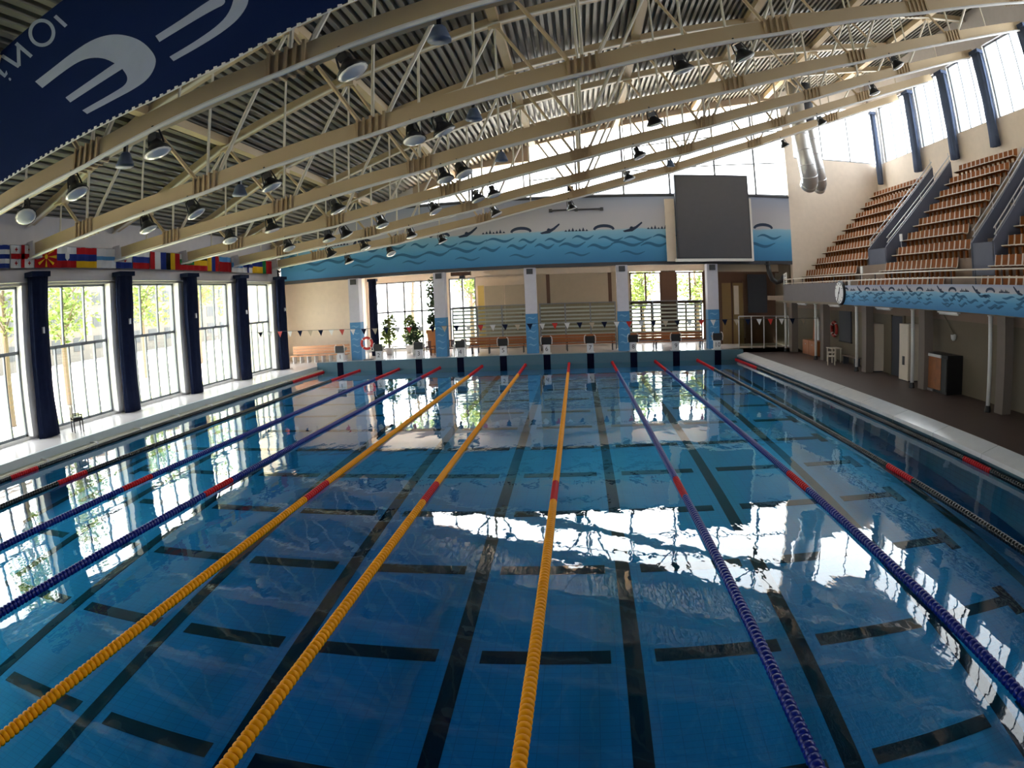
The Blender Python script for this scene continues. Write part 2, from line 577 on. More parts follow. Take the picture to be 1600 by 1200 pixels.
def window(idx, side, ya, yb, z0, z1, zt, xg, nl, nu):
    """glazing in a plane x = xg with a transom; nl / nu panes below / above"""
    f = MB()
    t = 0.05
    f.box(xg - t, xg + t, ya, yb, z0, z0 + 0.09).box(xg - t, xg + t, ya, yb, z1 - 0.09, z1)
    f.box(xg - t, xg + t, ya, ya + 0.09, z0, z1).box(xg - t, xg + t, yb - 0.09, yb, z0, z1)
    w_ = struct(f.build('window_%d' % idx, M_FRAME))
    bands = [(z0, z1, nu)] if zt is None else [(z0, zt, nl), (zt, z1, nu)]
    if zt is not None:
        MB().box(xg - t, xg + t, ya, yb, zt - 0.06, zt + 0.06).build('transom', M_FRAME, w_)
    for a, b, n_ in bands:
        for i in range(n_):
            p0 = ya + (yb - ya) * i / n_
            p1 = ya + (yb - ya) * (i + 1) / n_
            if i:
                MB().box(xg - t, xg + t, p0 - 0.035, p0 + 0.035, a, b).build('mullion', M_FRAME, w_)
            MB().box(xg - 0.008, xg + 0.008, p0 + 0.03, p1 - 0.03, a + 0.04, b - 0.04).build('pane', GLASS, w_)
    return w_


wi = 1
for a, b in zip(PIERS, PIERS[1:]):
    window(wi, 'L', a + 0.62, b - 0.62, WZ0, WZ1, WT, LW - 0.1, 5, 3)
    wi += 1

struct(MB().box(-17.5, -17.2, 49.6, 55.5, 5.6, 8.2).build('wall_recess', M_CREAM))
struct(MB().box(-17.5, -17.2, 52.4, 55.5, DZ - 0.1, 5.6).build('wall_recess_side', M_CREAM))
window(wi, 'L', 49.9, 52.4, 0.3, 5.6, 3.3, -17.35, 2, 2)
wi += 1
struct(MB().box(-17.5, LW - 0.3, 49.6, 49.9, DZ - 0.1, 8.2).build('wall_recess_return', M_CREAM))

# gathered curtains in front of the piers


def curtain(x, y, z0, z1, wd, dp, m, label, seed):
    rnd = random.Random(seed)
    mb = MB()
    seg = 28
    lv = 9
    for l in range(lv + 1):
        t = l / lv
        z = z0 + (z1 - z0) * t
        bul = 1.0 + 0.05 * math.sin(t * 5 + seed) + 0.04 * rnd.uniform(-1, 1)
        for k in range(seg):
            a = 2 * math.pi * k / seg
            pl = 1 + 0.10 * math.cos(a * 9 + seed)
            mb.v.append((x + dp * bul * pl * math.cos(a), y + wd * bul * pl * math.sin(a), z))
    for l in range(lv):
        for k in range(seg):
            p, q = l * seg + k, l * seg + (k + 1) % seg
            mb.f.append((p, q, q + seg, p + seg))
    mb.f.append(tuple(range(seg)))
    mb.f.append(tuple(range(lv * seg, lv * seg + seg)))
    t = thing('gathered_curtain', label, 'curtain', 'navy curtains between the tall windows' if m is M_NAVY else 'blue grey curtains of the upper windows')
    cl = mb.build('cloth', m, t, smooth=True)
    MB().box(x - dp * 1.1, x + dp * 1.1, y - wd * 1.08, y + wd * 1.08, z1 - 0.02, z1 + 0.16).build('pelmet', m, t)
    if m is M_NAVY:
        MB().box(x + dp * 1.0, x + dp * 1.35, y - 0.05, y + 0.04, 3.9, 4.12).build('tie_back', M_ALU, cl)
    return t


for k, y in enumerate(PIERS[4:]):
    lab = 'navy gathered curtain between tall windows, %s from the mural corner' % ORD[len(PIERS[4:]) - 1 - k]
    if k == len(PIERS[4:]) - 1:
        lab = 'navy curtain gathered at the corner where the wave mural starts'
    elif abs(y - 28.57) < 0.1:
        lab = 'navy gathered curtain with the small black chair standing at its foot'
    curtain(-14.72, y, DZ + 0.01, 5.88, 0.47, 0.22, M_NAVY, lab, k)

# ------------------------------------------------------------------ end wall: wave mural band on pillars, tall glazing above
FZ0, FZ1 = 5.97, 10.15


def mural_mat(name, axis, crest, low, top, crestamp, period):
    m = bpy.data.materials.new(name)
    m.use_nodes = True
    nt = m.node_tree
    b = nt.nodes['Principled BSDF']
    b.inputs['Roughness'].default_value = 0.65
    tc = nt.nodes.new('ShaderNodeTexCoord')
    sp = nt.nodes.new('ShaderNodeSeparateXYZ')
    nt.links.new(tc.outputs['Object'], sp.inputs[0])
    nz = nt.nodes.new('ShaderNodeTexNoise')
    nz.inputs['Scale'].default_value = 1.0 / period
    nz.inputs['Detail'].default_value = 3
    nt.links.new(tc.outputs['Object'], nz.inputs['Vector'])
    ma = nt.nodes.new('ShaderNodeMath')
    ma.operation = 'MULTIPLY_ADD'
    ma.inputs[1].default_value = crestamp * 2
    nt.links.new(nz.outputs['Fac'], ma.inputs[0])
    nt.links.new(sp.outputs[2], ma.inputs[2])
    mr = nt.nodes.new('ShaderNodeMapRange')
    mr.inputs['From Min'].default_value = low + crestamp
    mr.inputs['From Max'].default_value = top + crestamp
    nt.links.new(ma.outputs[0], mr.inputs['Value'])
    cr = nt.nodes.new('ShaderNodeValToRGB')
    el = cr.color_ramp.elements
    c = (crest - low) / (top - low)
    el[0].position = 0.0
    el[0].color = (0.035, 0.19, 0.42, 1)
    el[1].position = 1.0
    el[1].color = (0.34, 0.40, 0.55, 1)
    for pos, cl in ((c * 0.55, (0.075, 0.32, 0.58, 1)), (c * 0.97, (0.24, 0.49, 0.66, 1)), (c * 1.03, (0.50, 0.50, 0.54, 1)), (c + (1 - c) * 0.5, (0.46, 0.47, 0.54, 1))):
        e = el.new(pos)
        e.color = cl
    nt.links.new(mr.outputs[0], cr.inputs[0])
    nt.links.new(cr.outputs[0], b.inputs['Base Color'])
    return m


M_MURAL = mural_mat('wave_mural_paint', 'X', 8.05, FZ0, FZ1, 0.14, 1.3)
M_STROKE = mat('dark_wave_stroke_paint', (0.025, 0.15, 0.30), 0.7)
M_SWIM = mat('swimmer_silhouette_paint', (0.02, 0.04, 0.09), 0.7)
wf = struct(MB().box(-16.9, 17.45, WF, WF + 0.4, FZ0, FZ1).build('wall_far', M_MURAL), 'end wall band painted with waves and swimmers')
MB().box(-16.9, 17.45, WF - 0.05, WF + 0.45, FZ1, FZ1 + 0.10).build('coping', M_DARK, wf)
MB().box(-16.9, 17.45, WF - 0.02, WF + 0.4, FZ0 - 0.22, FZ0).build('soffit_edge', M_DARK, wf)


def stroke(cx, cz, L, amp, th, plane, pos, parent, name='wave_stroke', m=None, tilt=0.0):
    n_ = 14
    up, lo = [], []
    for i in range(n_ + 1):
        t = i / n_
        x = (t - 0.5) * L
        z = amp * math.sin(t * 2 * math.pi * 1.1) + tilt * x
        h = th * math.sin(math.pi * min(max(t, 0.03), 0.97)) ** 0.6
        up.append((cx + x, cz + z + h))
        lo.append((cx + x, cz + z - h))
    loop = up + lo[::-1]
    if plane == 'Y':
        MB().prism([(a, pos, b) for a, b in loop], (0, 0.01, 0)).build(name, m or M_STROKE, parent)
    else:
        MB().prism([(pos, a, b) for a, b in loop], (0.01, 0, 0)).build(name, m or M_STROKE, parent)


def swimmer(cx, cz, s, plane, pos, parent, kind):
    q = (lambda a, b: (a, pos, b)) if plane == 'Y' else (lambda a, b: (pos, a, b))
    off = (0, 0.012, 0) if plane == 'Y' else (0.012, 0, 0)
    mb = MB()
    if kind == 0:      # butterfly: an arched back
        up, lo = [], []
        for i in range(11):
            a = math.pi * i / 10
            up.append((cx - math.cos(a) * 0.62 * s, cz + math.sin(a) * 0.30 * s))
            lo.append((cx - math.cos(a) * 0.50 * s, cz - 0.05 * s + math.sin(a) * 0.17 * s))
        mb.prism([q(a, b) for a, b in up + lo[::-1]], off)
    elif kind == 1:    # crawl: a raised arm, body and head
        mb.prism([q(cx + a * s, cz + b * s) for a, b in ((-0.5, -0.1), (-0.1, 0.02), (0.25, 0.16), (0.62, 0.42), (0.66, 0.34), (0.36, 0.06), (0.05, -0.14), (-0.4, -0.18))], off)
        mb.prism([q(cx + a * s, cz + b * s) for a, b in ((-0.12, 0.05), (-0.02, 0.16), (0.10, 0.12), (0.08, 0.0))], off)
    else:              # low splash row
        for i in range(7):
            x = cx + (i - 3) * 0.2 * s
            h = (0.06 + 0.06 * ((i * 7) % 3)) * s
            mb.prism([q(x - 0.09 * s, cz - 0.05 * s), q(x, cz + h), q(x + 0.09 * s, cz - 0.05 * s)], off)
    mb.build('swimmer_silhouette', M_SWIM, parent)


rnd = random.Random(3)
k = 0
x = -16.0
while x < 17:
    if not (9.0 < x < 14.7):
        swimmer(x, 8.1 + rnd.uniform(-0.05, 0.05), 1.1, 'Y', WF - 0.012, wf, k % 3)
    if not (8.6 < x < 14.9):
        stroke(x + 0.4, 7.55 + rnd.uniform(-0.1, 0.1), rnd.uniform(1.1, 1.9), 0.12, 0.085, 'Y', WF - 0.010, wf, tilt=rnd.uniform(-0.02, 0.08))
        stroke(x - 0.3, 7.05 + rnd.uniform(-0.1, 0.1), rnd.uniform(1.2, 2.2), 0.13, 0.10, 'Y', WF - 0.010, wf, tilt=rnd.uniform(-0.02, 0.1))
        if k % 2:
            stroke(x, 6.55, 1.6, 0.10, 0.07, 'Y', WF - 0.010, wf)
    k += 1
    x += 1.75
struct(MB().box(8.95, 9.55, WF - 0.25, WF - 0.012, 5.95, 9.95).build('wall_screen_mount', M_CREAM))

# glazing above the band: steps up under the roof on its near-left side, follows it beyond
UW = [(-7.2, 10.9), (-3.3, 10.9), (-3.3, 12.6), (0.45, 12.6), (0.45, 13.75), (6.4, 14.65), (12.4, 16.15), (17.9, 17.25)]


def uw_top(x):
    if x < -3.3:
        return 10.98 + (x + 7.2) * 0.33
    if x < 0.45:
        return 12.45 + (x + 3.3) * 0.08
    return 13.75 + (x - 0.45) * 0.198


cuts = [-7.2, -3.3, 0.45, 3.4, 6.4, 9.4, 12.45, 15.2, 17.9]
fr = MB()
fr.box(-7.2, 17.9, WF + 0.10, WF + 0.22, FZ1 + 0.1, FZ1 + 0.22)
wu = struct(fr.build('window_%d' % wi, M_FRAME), 'tall end window above the mural, white with daylight')
wi += 1
for xx in cuts:
    zt = max(uw_top(xx - 0.01), uw_top(xx + 0.01))
    MB().box(xx - 0.06, xx + 0.06, WF + 0.10, WF + 0.24, FZ1 + 0.1, zt).build('mullion', M_FRAME, wu)
for a, b in zip(cuts, cuts[1:]):
    za, zc = uw_top(a + 0.01), uw_top(b - 0.01)
    zl = FZ1 + 0.15
    rows = 3 if a > 0 else 1
    for r in range(rows):
        f0, f1 = r / rows, (r + 1) / rows
        pa = [(a, zl + (za - zl) * f0), (b, zl + (zc - zl) * f0), (b, zl + (zc - zl) * f1), (a, zl + (za - zl) * f1)]
        MB().prism([(u, WF + 0.15, v) for u, v in pa], (0, 0.015, 0)).build('pane', GLASS, wu)
        if r:
            MB().bar((a, WF + 0.17, pa[0][1]), (b, WF + 0.17, pa[1][1]), 0.07, 0.07).build('transom', M_FRAME, wu)
    # brown wall from the glazing head up to the roof
    MB().prism([(a, WF + 0.05, za), (b, WF + 0.05, zc), (b, WF + 0.05, roof(b) + 0.4), (a, WF + 0.05, roof(a) + 0.4)], (0, 0.3, 0)).build('upper_wall_panel', mat('brown_grey_wall', (0.42, 0.32, 0.24), 0.8), wu)
MB().prism([(-16.9, WF + 0.05, FZ1), (-7.2, WF + 0.05, FZ1), (-7.2, WF + 0.05, roof(-7.2) + 0.4), (-13.0, WF + 0.05, roof(-13.0) + 0.4), (-16.9, WF + 0.05, roof(-16.0) + 0.3)], (0, 0.3, 0)).build('upper_wall_panel', M_WALL, wu)
# cream end wall of the stand with a window strip on top
we = struct(MB().box(17.45, 24.6, WF, WF + 0.4, 3.3, 12.9).build('wall_stand_end', M_CREAM), 'cream end wall rising beside the seat rows')
MB().box(17.45, 18.1, WF, WF + 0.4, 12.9, 18.2).build('wall_return', M_CREAM, we)
MB().prism([(18.1, WF + 0.05, 16.6), (24.6, WF + 0.05, 16.9), (24.6, WF + 0.05, roof(24.6) + 0.4), (18.1, WF + 0.05, roof(18.1) + 0.4)], (0, 0.3, 0)).build('upper_wall_panel', M_CREAM, we)
fr = MB().box(18.1, 24.6, WF + 0.1, WF + 0.2, 12.9, 13.0)
we2 = struct(fr.build('window_%d' % wi, M_FRAME))
wi += 1
for a, b in ((18.1, 20.3), (20.3, 22.5), (22.5, 24.6)):
    MB().box(a - 0.04, a + 0.04, WF + 0.1, WF + 0.2, 12.9, 16.7).build('mullion', M_FRAME, we2)
    MB().box(a + 0.04, b - 0.04, WF + 0.14, WF + 0.155, 13.0, 16.65).build('pane', GLASS, we2)

# pillars under the band
for x in (-11.4, -5.6, 0.21, 6.0, 11.81):
    p = struct(MB().box(x - 0.36, x + 0.36, WF - 0.36, WF + 0.36, 2.85, FZ0 - 0.22).build('pillar', mat('lilac_white_paint', (0.62, 0.62, 0.72), 0.6)), 'lilac white pillar with a blue painted foot')
    MB().box(x - 0.37, x + 0.37, WF - 0.37, WF + 0.37, DZ, 2.85).build('painted_foot', M_PILLARBLUE, p)
    for j in range(5):
        stroke(x, 0.9 + j * 0.42, 0.55, 0.05, 0.04, 'Y', WF - 0.382, p, m=mat('light_wave_paint', (0.20, 0.42, 0.66), 0.6), tilt=0.1 * (-1) ** j)
    MB().box(x - 0.2, x + 0.2, WF - 0.44, WF - 0.36, 5.35, 5.7).build('bracket', M_DARK, p)

# ------------------------------------------------------------------ side wall above the stand
wr = struct(MB().box(RW, RW + 0.4, -6, 54.3, 3.3, 12.75).build('wall_right', M_BEIGE), 'beige wall behind the top seat row')
MB().box(RW, RW + 0.4, -6, 54.3, 16.75, 19.2).build('wall_head', M_WALL, wr)
RP = [7.5, 12.7, 18.0, 23.3, 28.6, 33.6, 38.4, 42.7, 47.3, 52.9]
for y in RP:
    MB().box(RW, RW + 0.4, y - 0.35, y + 0.35, 12.75, 16.75).build('pier', M_WHITE, wr)
MB().box(RW, RW + 0.4, -6, RP[0], 12.75, 16.75).build('blank_panel', M_WALL, wr)
for a, b in zip(RP, RP[1:]):
    window(wi, 'R', a + 0.35, b - 0.35, 12.75, 16.75, None, RW + 0.2, 0, 3)
    wi += 1
for k, y in enumerate(RP[4:]):
    lab = 'blue grey curtain between upper windows above the seats, %s from the end wall' % ORD[len(RP[4:]) - 1 - k]
    if y > 50:
        lab = 'thin blue grey curtain hanging in the corner of the cream end wall'
    curtain(RW - 0.30, y, 11.3, 16.3, 0.42 if y < 50 else 0.2, 0.2, M_BLUEGREY, lab, k + 20)

# near end wall behind the camera
struct(MB().box(-16, 25, -6.4, -6, -0.4, 19.2).build('wall_near', M_WALL))

# ------------------------------------------------------------------ lower right: wall, ceiling and posts under the gallery
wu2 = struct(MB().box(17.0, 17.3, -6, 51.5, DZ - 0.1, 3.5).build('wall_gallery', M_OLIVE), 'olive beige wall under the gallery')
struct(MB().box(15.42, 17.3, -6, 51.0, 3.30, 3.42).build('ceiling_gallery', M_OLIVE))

# ------------------------------------------------------------------ far rooms behind the pillars
BW = 60.0
wb = struct(MB().box(-17.5, 17.6, 54.4, 61, 6.05, 6.2).build('ceiling_lobby', M_CREAM))
struct(MB().box(-17.5, 17.6, 54.45, 61.4, 6.2, 6.32).build('roof_lobby', mat('warm_roof_gravel', (0.62, 0.50, 0.36), 0.9)))
b1 = struct(MB().box(-17.2, -11.4, 55.2, 55.5, DZ, 6.05).build('wall_bay_1', M_BEIGE), 'plain beige wall of the corner bay')
wbk = struct(MB().box(-12.6, 17.3, BW, BW + 0.3, 5.55, 6.1).build('wall_lobby', M_CREAM), 'cream lobby wall beyond the pillars')
MB().box(-12.6, 17.3, BW, BW + 0.3, DZ - 0.1, 0.5).build('plinth', M_WHITE, wbk)
for a, b, m in ((-12.9, -12.3, M_CREAM), (-7.0, -6.2, M_CREAM), (-4.2, -0.5, M_BEIGE), (-0.5, 7.0, M_SHUTTER), (9.3, 10.4, M_BROWNWALL), (12.5, 13.0, M_BROWNWALL)):
    MB().box(a, b, BW, BW + 0.3, 0.4, 5.6).build('wall_panel', m, wbk)


def far_window(a, b, z0, z1, n_, m=M_FRAME, zt=None):
    global wi
    f = MB().box(a, b, BW + 0.05, BW + 0.2, z0, z0 + 0.1).box(a, b, BW + 0.05, BW + 0.2, z1 - 0.1, z1)
    f.box(a, a + 0.1, BW + 0.05, BW + 0.2, z0, z1).box(b - 0.1, b, BW + 0.05, BW + 0.2, z0, z1)
    w_ = struct(f.build('window_%d' % wi, m))
    wi += 1
    for i in range(n_):
        p0, p1 = a + (b - a) * i / n_, a + (b - a) * (i + 1) / n_
        if i:
            MB().box(p0 - 0.06, p0 + 0.06, BW + 0.05, BW + 0.2, z0, z1).build('mullion', m, w_)
        MB().box(p0 + 0.05, p1 - 0.05, BW + 0.11, BW + 0.125, z0 + 0.05, z1 - 0.05).build('pane', GLASS, w_)
    if zt:
        MB().box(a, b, BW + 0.05, BW + 0.2, zt - 0.06, zt + 0.06).build('transom', m, w_)
    return w_


far_window(-12.3, -7.0, 0.5, 5.55, 4, M_FRAME, 3.3)
far_window(-6.2, -4.2, 0.5, 5.55, 2, M_FRAME, 3.3)
far_window(7.0, 9.3, 3.3, 5.5, 2, M_BROWNWALL)
far_window(10.4, 12.5, 3.3, 5.5, 2, M_BROWNWALL)
far_window(7.0, 9.3, 0.5, 3.3, 3, M_BROWNWALL)
far_window(10.4, 12.5, 0.5, 3.3, 3, M_BROWNWALL)
struct(MB().box(-12.9, -12.6, 55.5, 60.3, DZ - 0.1, 6.05).build('wall_lobby_left', M_CREAM))
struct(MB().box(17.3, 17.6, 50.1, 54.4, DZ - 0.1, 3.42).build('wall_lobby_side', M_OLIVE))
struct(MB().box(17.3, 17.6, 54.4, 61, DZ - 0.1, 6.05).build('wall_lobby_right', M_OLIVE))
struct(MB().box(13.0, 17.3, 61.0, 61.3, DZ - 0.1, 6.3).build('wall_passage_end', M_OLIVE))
# the passage beside the gallery
struct(MB().box(13.0, 17.3, 57.6, 57.9, DZ, 5.9).build('wall_passage', M_BROWNWALL), 'brown panelled wall of the dim passage')

# ================================================================== THINGS
# ------------------------------------------------------------------ roof trusses
NODES = [-12.0, -7.0, -1.95, 3.5, 8.8, 13.9, 19.2]
APEX = [-13.4, -9.5, -4.5, 0.75, 6.15, 11.35, 16.5, 21.7]
TR_LABEL = {y_: 'beige lens shaped steel roof truss, %s counted from the blue banner' % ORD[k_] for k_, y_ in enumerate(TRUSS_Y)}


def build_truss(y):
    t = thing('roof_truss', TR_LABEL.get(y, 'beige lens shaped steel roof truss spanning the pool mid hall'), 'truss', 'steel trusses under the roof', (0, y, 0))
    xs = [-15.15] + NODES + [24.45]
    mb = MB()
    for a, b in zip(xs, xs[1:]):
        mb.bar((a, 0, chord(a)), (b, 0, chord(b)), 0.34, 0.40)
    mb.build('bottom_chord', M_STEEL, t)
    tx = [-15.15] + APEX + [24.45]
    mb = MB()
    for a, b in zip(tx, tx[1:]):
        mb.bar((a, 0, roof(a) - 0.03), (b, 0, roof(b) - 0.03), 0.30, 0.30)
    mb.build('top_chord', M_STEEL, t)
    mb = MB()
    for a, b in zip(tx, tx[1:]):
        mb.bar((a, -0.2, roof(a) - 0.22), (b, -0.2, roof(b) - 0.22), 0.16, 0.05)
    mb.build('flange', M_THIN, t)
    for i, nx in enumerate(NODES):
        for ax, s in ((APEX[i], -0.3), (APEX[i + 1], 0.3)):
            MB().tube([(nx + s, 0, chord(nx) + 0.1), (ax, 0, roof(ax) - 0.15)], 0.062, 6).build('diagonal', M_THIN if s > 0 else M_STEEL, t)
        MB().tube([(nx, 0, chord(nx) + 0.1), (nx, 0, roof(nx) - 0.1)], 0.05, 6).build('upright', M_THIN, t)
        # joint: fin plates and collar
        mb = MB()
        d = (chord(nx + 0.5) - chord(nx - 0.5))
        mb.bar((nx - 0.42, 0, chord(nx) - 0.42 * d), (nx + 0.42, 0, chord(nx) + 0.42 * d), 0.36, 0.42)
        for k in range(5):
            xx = nx - 0.36 + 0.18 * k
            mb.box(xx - 0.03, xx + 0.03, -0.24, 0.24, chord(xx) - 0.25, chord(xx) + 0.27)
        mb.build('joint_plate', M_RUST, t)
    for ax in APEX:
        MB().tube([(ax, 0, chord(ax) + 0.1), (ax, 0, roof(ax) - 0.1)], 0.035, 6).build('hanger', M_THIN, t)
        MB().box(ax - 0.22, ax + 0.22, -0.2, 0.2, roof(ax) - 0.34, roof(ax) - 0.1).build('joint_plate', M_STEEL, t)
    MB().bar((-15.1, -0.02, chord(-15.1)), (-14.7, -0.02, chord(-14.7)), 0.5, 0.6).build('bearing', M_WALL, t)
    xs2 = [-15.0, -12.0, -7.0, -1.95, 3.5, 8.8, 13.9, 19.2, 24.0]
    MB().tube([(x, -0.30, chord(x) - 0.30) for x in xs2], 0.055, 6).build('cable_tube', M_WHITE, t)
    return t


t0 = build_truss(TRUSS_Y[0])
for y in TRUSS_Y[1:]:
    copy_tree(t0, loc=(0, y, 0), label=TR_LABEL.get(y, 'beige lens shaped steel roof truss spanning the pool mid hall'))

# ------------------------------------------------------------------ floodlights below the chords


def floodlight(m=M_BLACK):
    t = thing('floodlight', 'black bell shaped floodlight hanging below a roof truss', 'floodlight', 'floodlights below the trusses')
    hs_ = MB().lathe([(0.03, 0.02), (0.10, 0.0), (0.14, -0.06), (0.21, -0.13), (0.29, -0.22), (0.31, -0.27)], 14)
    hs = hs_.build('housing', m, t, True)
    MB().lathe([(0.29, -0.275), (0.23, -0.31), (0.08, -0.33)], 14).build('lamp_glass', M_LAMPGLASS, hs, True)
    mb = MB()
    for s in (-1, 1):
        mb.tube([(0, 0.0, 0.24), (s * 0.14, 0, 0.2), (s * 0.18, 0, 0.02), (s * 0.2, 0, -0.13)], 0.022, 6)
    mb.build('bracket', m, t)
    MB().box(-0.1, 0.1, -0.09, 0.09, 0.01, 0.16).build('ballast_box', m, t)
    MB().tube([(0, 0, 0.2), (0, 0, 0.36)], 0.03, 6).build('stem', m, t)
    return t


FL = {23.3: [(50, 327), (125, 295), (252, 225), (548, 95)],
      28.57: [(235, 347), (307, 327), (425, 280), (648, 211), (690, 199), (1060, 100), (1152, 74)],
      33.88: [(362, 368), (427, 347), (527, 317), (695, 277), (722, 269), (1018, 183), (1395, 103)],
      39.1: [(452, 375), (515, 364), (540, 353), (597, 343), (678, 326), (745, 307), (770, 299), (995, 243), (1362, 150)],
      44.3: [(517, 390), (570, 380), (643, 360), (773, 331), (980, 275), (1280, 197)],
      49.2: [(545, 398), (610, 384), (690, 360), (890, 300), (1220, 208)]}
f0 = None
k = 0
for y, l in FL.items():
    for kk, (px, py) in enumerate(l):
        X = hit(px, py, Y=y).x
        loc = (X, y - 0.22, chord(X) - 0.55)
        if f0 is None:
            f0 = floodlight()
            f = f0
            f.location = loc
        else:
            f = copy_tree(f0, loc=loc)
        f['label'] = 'black floodlight, %s from the window wall, on the %s truss from the banner' % (ORD[kk], ORD[TRUSS_Y.index(y)])
        f.rotation_euler = (math.radians(-8 + (k * 5) % 17), math.radians(-30 + (k * 7) % 17), math.radians((k * 37) % 50 - 25))
        k += 1
p = hit(430, 409, Y=53.2)
wl2 = copy_tree(f0, loc=(-16.75, 53.2, 6.6), label='black floodlight fixed low in the corner beside the mural')
wl2.rotation_euler = (0, math.radians(35), 0)
# loudspeakers
s0 = None
for y, xs in ((23.3, (-5.9, 0.9)), (28.57, (-5.9, 0.7)), (33.88, (0.8,)), (44.3, (8.0,))):
    for kk, X in enumerate(xs):
        lab = 'blue grey horn loudspeaker, %s from the window wall, on the %s truss from the banner' % (ORD[kk], ORD[TRUSS_Y.index(y)])
        if s0 is None:
            s0 = thing('loudspeaker', lab, 'loudspeaker', 'horn loudspeakers under the trusses')
            MB().lathe([(0.08, 0.26), (0.12, 0.22), (0.21, 0.0), (0.22, -0.05)], 12).build('horn', mat('blue_grey_enamel', (0.09, 0.12, 0.19), 0.5), s0, True)
            MB().lathe([(0.19, -0.045), (0.05, 0.02)], 12).build('grille', M_DARK, s0, True)
            MB().bar((0, 0, 0.25), (0, 0, 0.45), 0.08, 0.08).build('bracket', M_BLACK, s0)
            s0.location = (X, y, chord(X) - 0.62)
        else:
            copy_tree(s0, label=lab, loc=(X, y, chord(X) - 0.62))

# ------------------------------------------------------------------ banner (seen from its back)
BY = 21.5
bp = lambda zx, zy: (lambda h_: (h_.x, h_.z))(hit(zx / 4.0, zy / 4.0, Y=BY))
low = [(-10.4, 6.98), (-8.42, 7.17), (-5.78, 7.46), (-3.67, 7.72), (-2.23, 8.01), (-0.86, 8.43), (1.2, 9.0)]
high = [(1.2, 12.4), (-3.0, 11.9), (-7.9, 11.0), (-10.4, 10.5)]
ban = thing('hanging_banner', 'navy blue banner with pale lettering hung from the roof, seen from behind', 'banner', None, (0, 0, 0))
MB().prism([(a, BY, b) for a, b in low + high], (0, 0.012, 0)).build('cloth', M_BANNER, ban)


def letter(z, name='lettering', depth=0.004):
    # points with a third entry are sharp corners, the others are rounded
    for _ in range(2):
        out = []
        n0 = len(z)
        for i_ in range(n0):
            p_, q_, r_ = z[i_ - 1], z[i_], z[(i_ + 1) % n0]
            if len(q_) == 3:
                out.append(q_)
            else:
                out += [tuple(q_[c_] * 0.75 + p_[c_] * 0.25 for c_ in (0, 1)), tuple(q_[c_] * 0.75 + r_[c_] * 0.25 for c_ in (0, 1))]
        z = out
    z = [q_[:2] for q_ in z]
    MB().prism([(a, BY - 0.004, b) for a, b in [bp(*q) for q in z]], (0, depth, 0)).build(name, M_PRINT, ban)


def sharp(l_):
    return [(u, v, 1) for u, v in l_]


letter([(220, 510, 1), (265, 550, 1), (380, 460), (480, 390), (560, 360), (650, 362), (718, 396, 1), (560, 505), (410, 610, 1), (440, 640, 1), (600, 535), (765, 430, 1), (800, 480), (790, 525), (740, 562), (515, 690, 1), (545, 712, 1), (700, 630),
        (860, 545), (940, 480), (980, 390), (960, 330), (890, 258), (800, 222), (700, 212), (580, 245), (450, 330), (330, 425)])
letter([(972, 225, 1), (997, 262, 1), (1180, 150), (1330, 62), (1420, 20), (1380, -40), (1280, 20), (1140, 118)])
letter([(1060, 355, 1), (1085, 382, 1), (1250, 290), (1400, 195), (1500, 110), (1560, 10), (1540, -60), (1470, -40), (1440, 70), (1370, 155), (1220, 260)])
letter(sharp([(352, 92), (335, 108), (405, 172), (422, 156)]))
letter(sharp([(108, 262), (92, 280), (190, 362), (205, 346)]))
letter(sharp([(20, 340), (4, 356), (112, 425), (128, 408)]))
letter(sharp([(104, 282), (126, 290), (130, 412), (108, 410)]), depth=0.003)
letter(sharp([(0, 430), (0, 462), (30, 486), (48, 462), (40, 440), (30, 462)]))
letter([(52, 490), (62, 484), (72, 496), (62, 508)])
ring_o, ring_i = [], []
for i in range(33):
    a = 2 * math.pi * i / 32
    ring_o.append((262 + 84 * math.cos(a), 205 + 88 * math.sin(a), 1))
    ring_i.append((262 + 62 * math.cos(a), 205 + 66 * math.sin(a), 1))
letter(ring_o + ring_i[::-1])
mb = MB()
for (xa, za), (xb, zc) in zip(low[1:], low[2:]):
    n_ = int((xb - xa) / 0.16)
    for i in range(n_):
        t = i / n_
        mb.box(xa + (xb - xa) * t, xa + (xb - xa) * t + 0.07, BY - 0.01, BY + 0.02, za + (zc - za) * t - 0.02, za + (zc - za) * t + 0.03)
tag(mb.build('lacing', M_WHITE, ban), kind='stuff')
MB().tube([(a, BY, b - 0.03) for a, b in low], 0.012, 5).build('edge_rope', M_WHITE, ban)
for a, b in ((-9.9, 10.6), (-5.5, 11.45), (-1.5, 12.0)):
    MB().tube([(a, BY, b), (a, BY, roof(a) + 0.1)] if roof(a) > b else [(a, BY, roof(a)), (a, BY, roof(a) + 0.2)], 0.012, 5).build('hanging_cord', M_WHITE, ban)

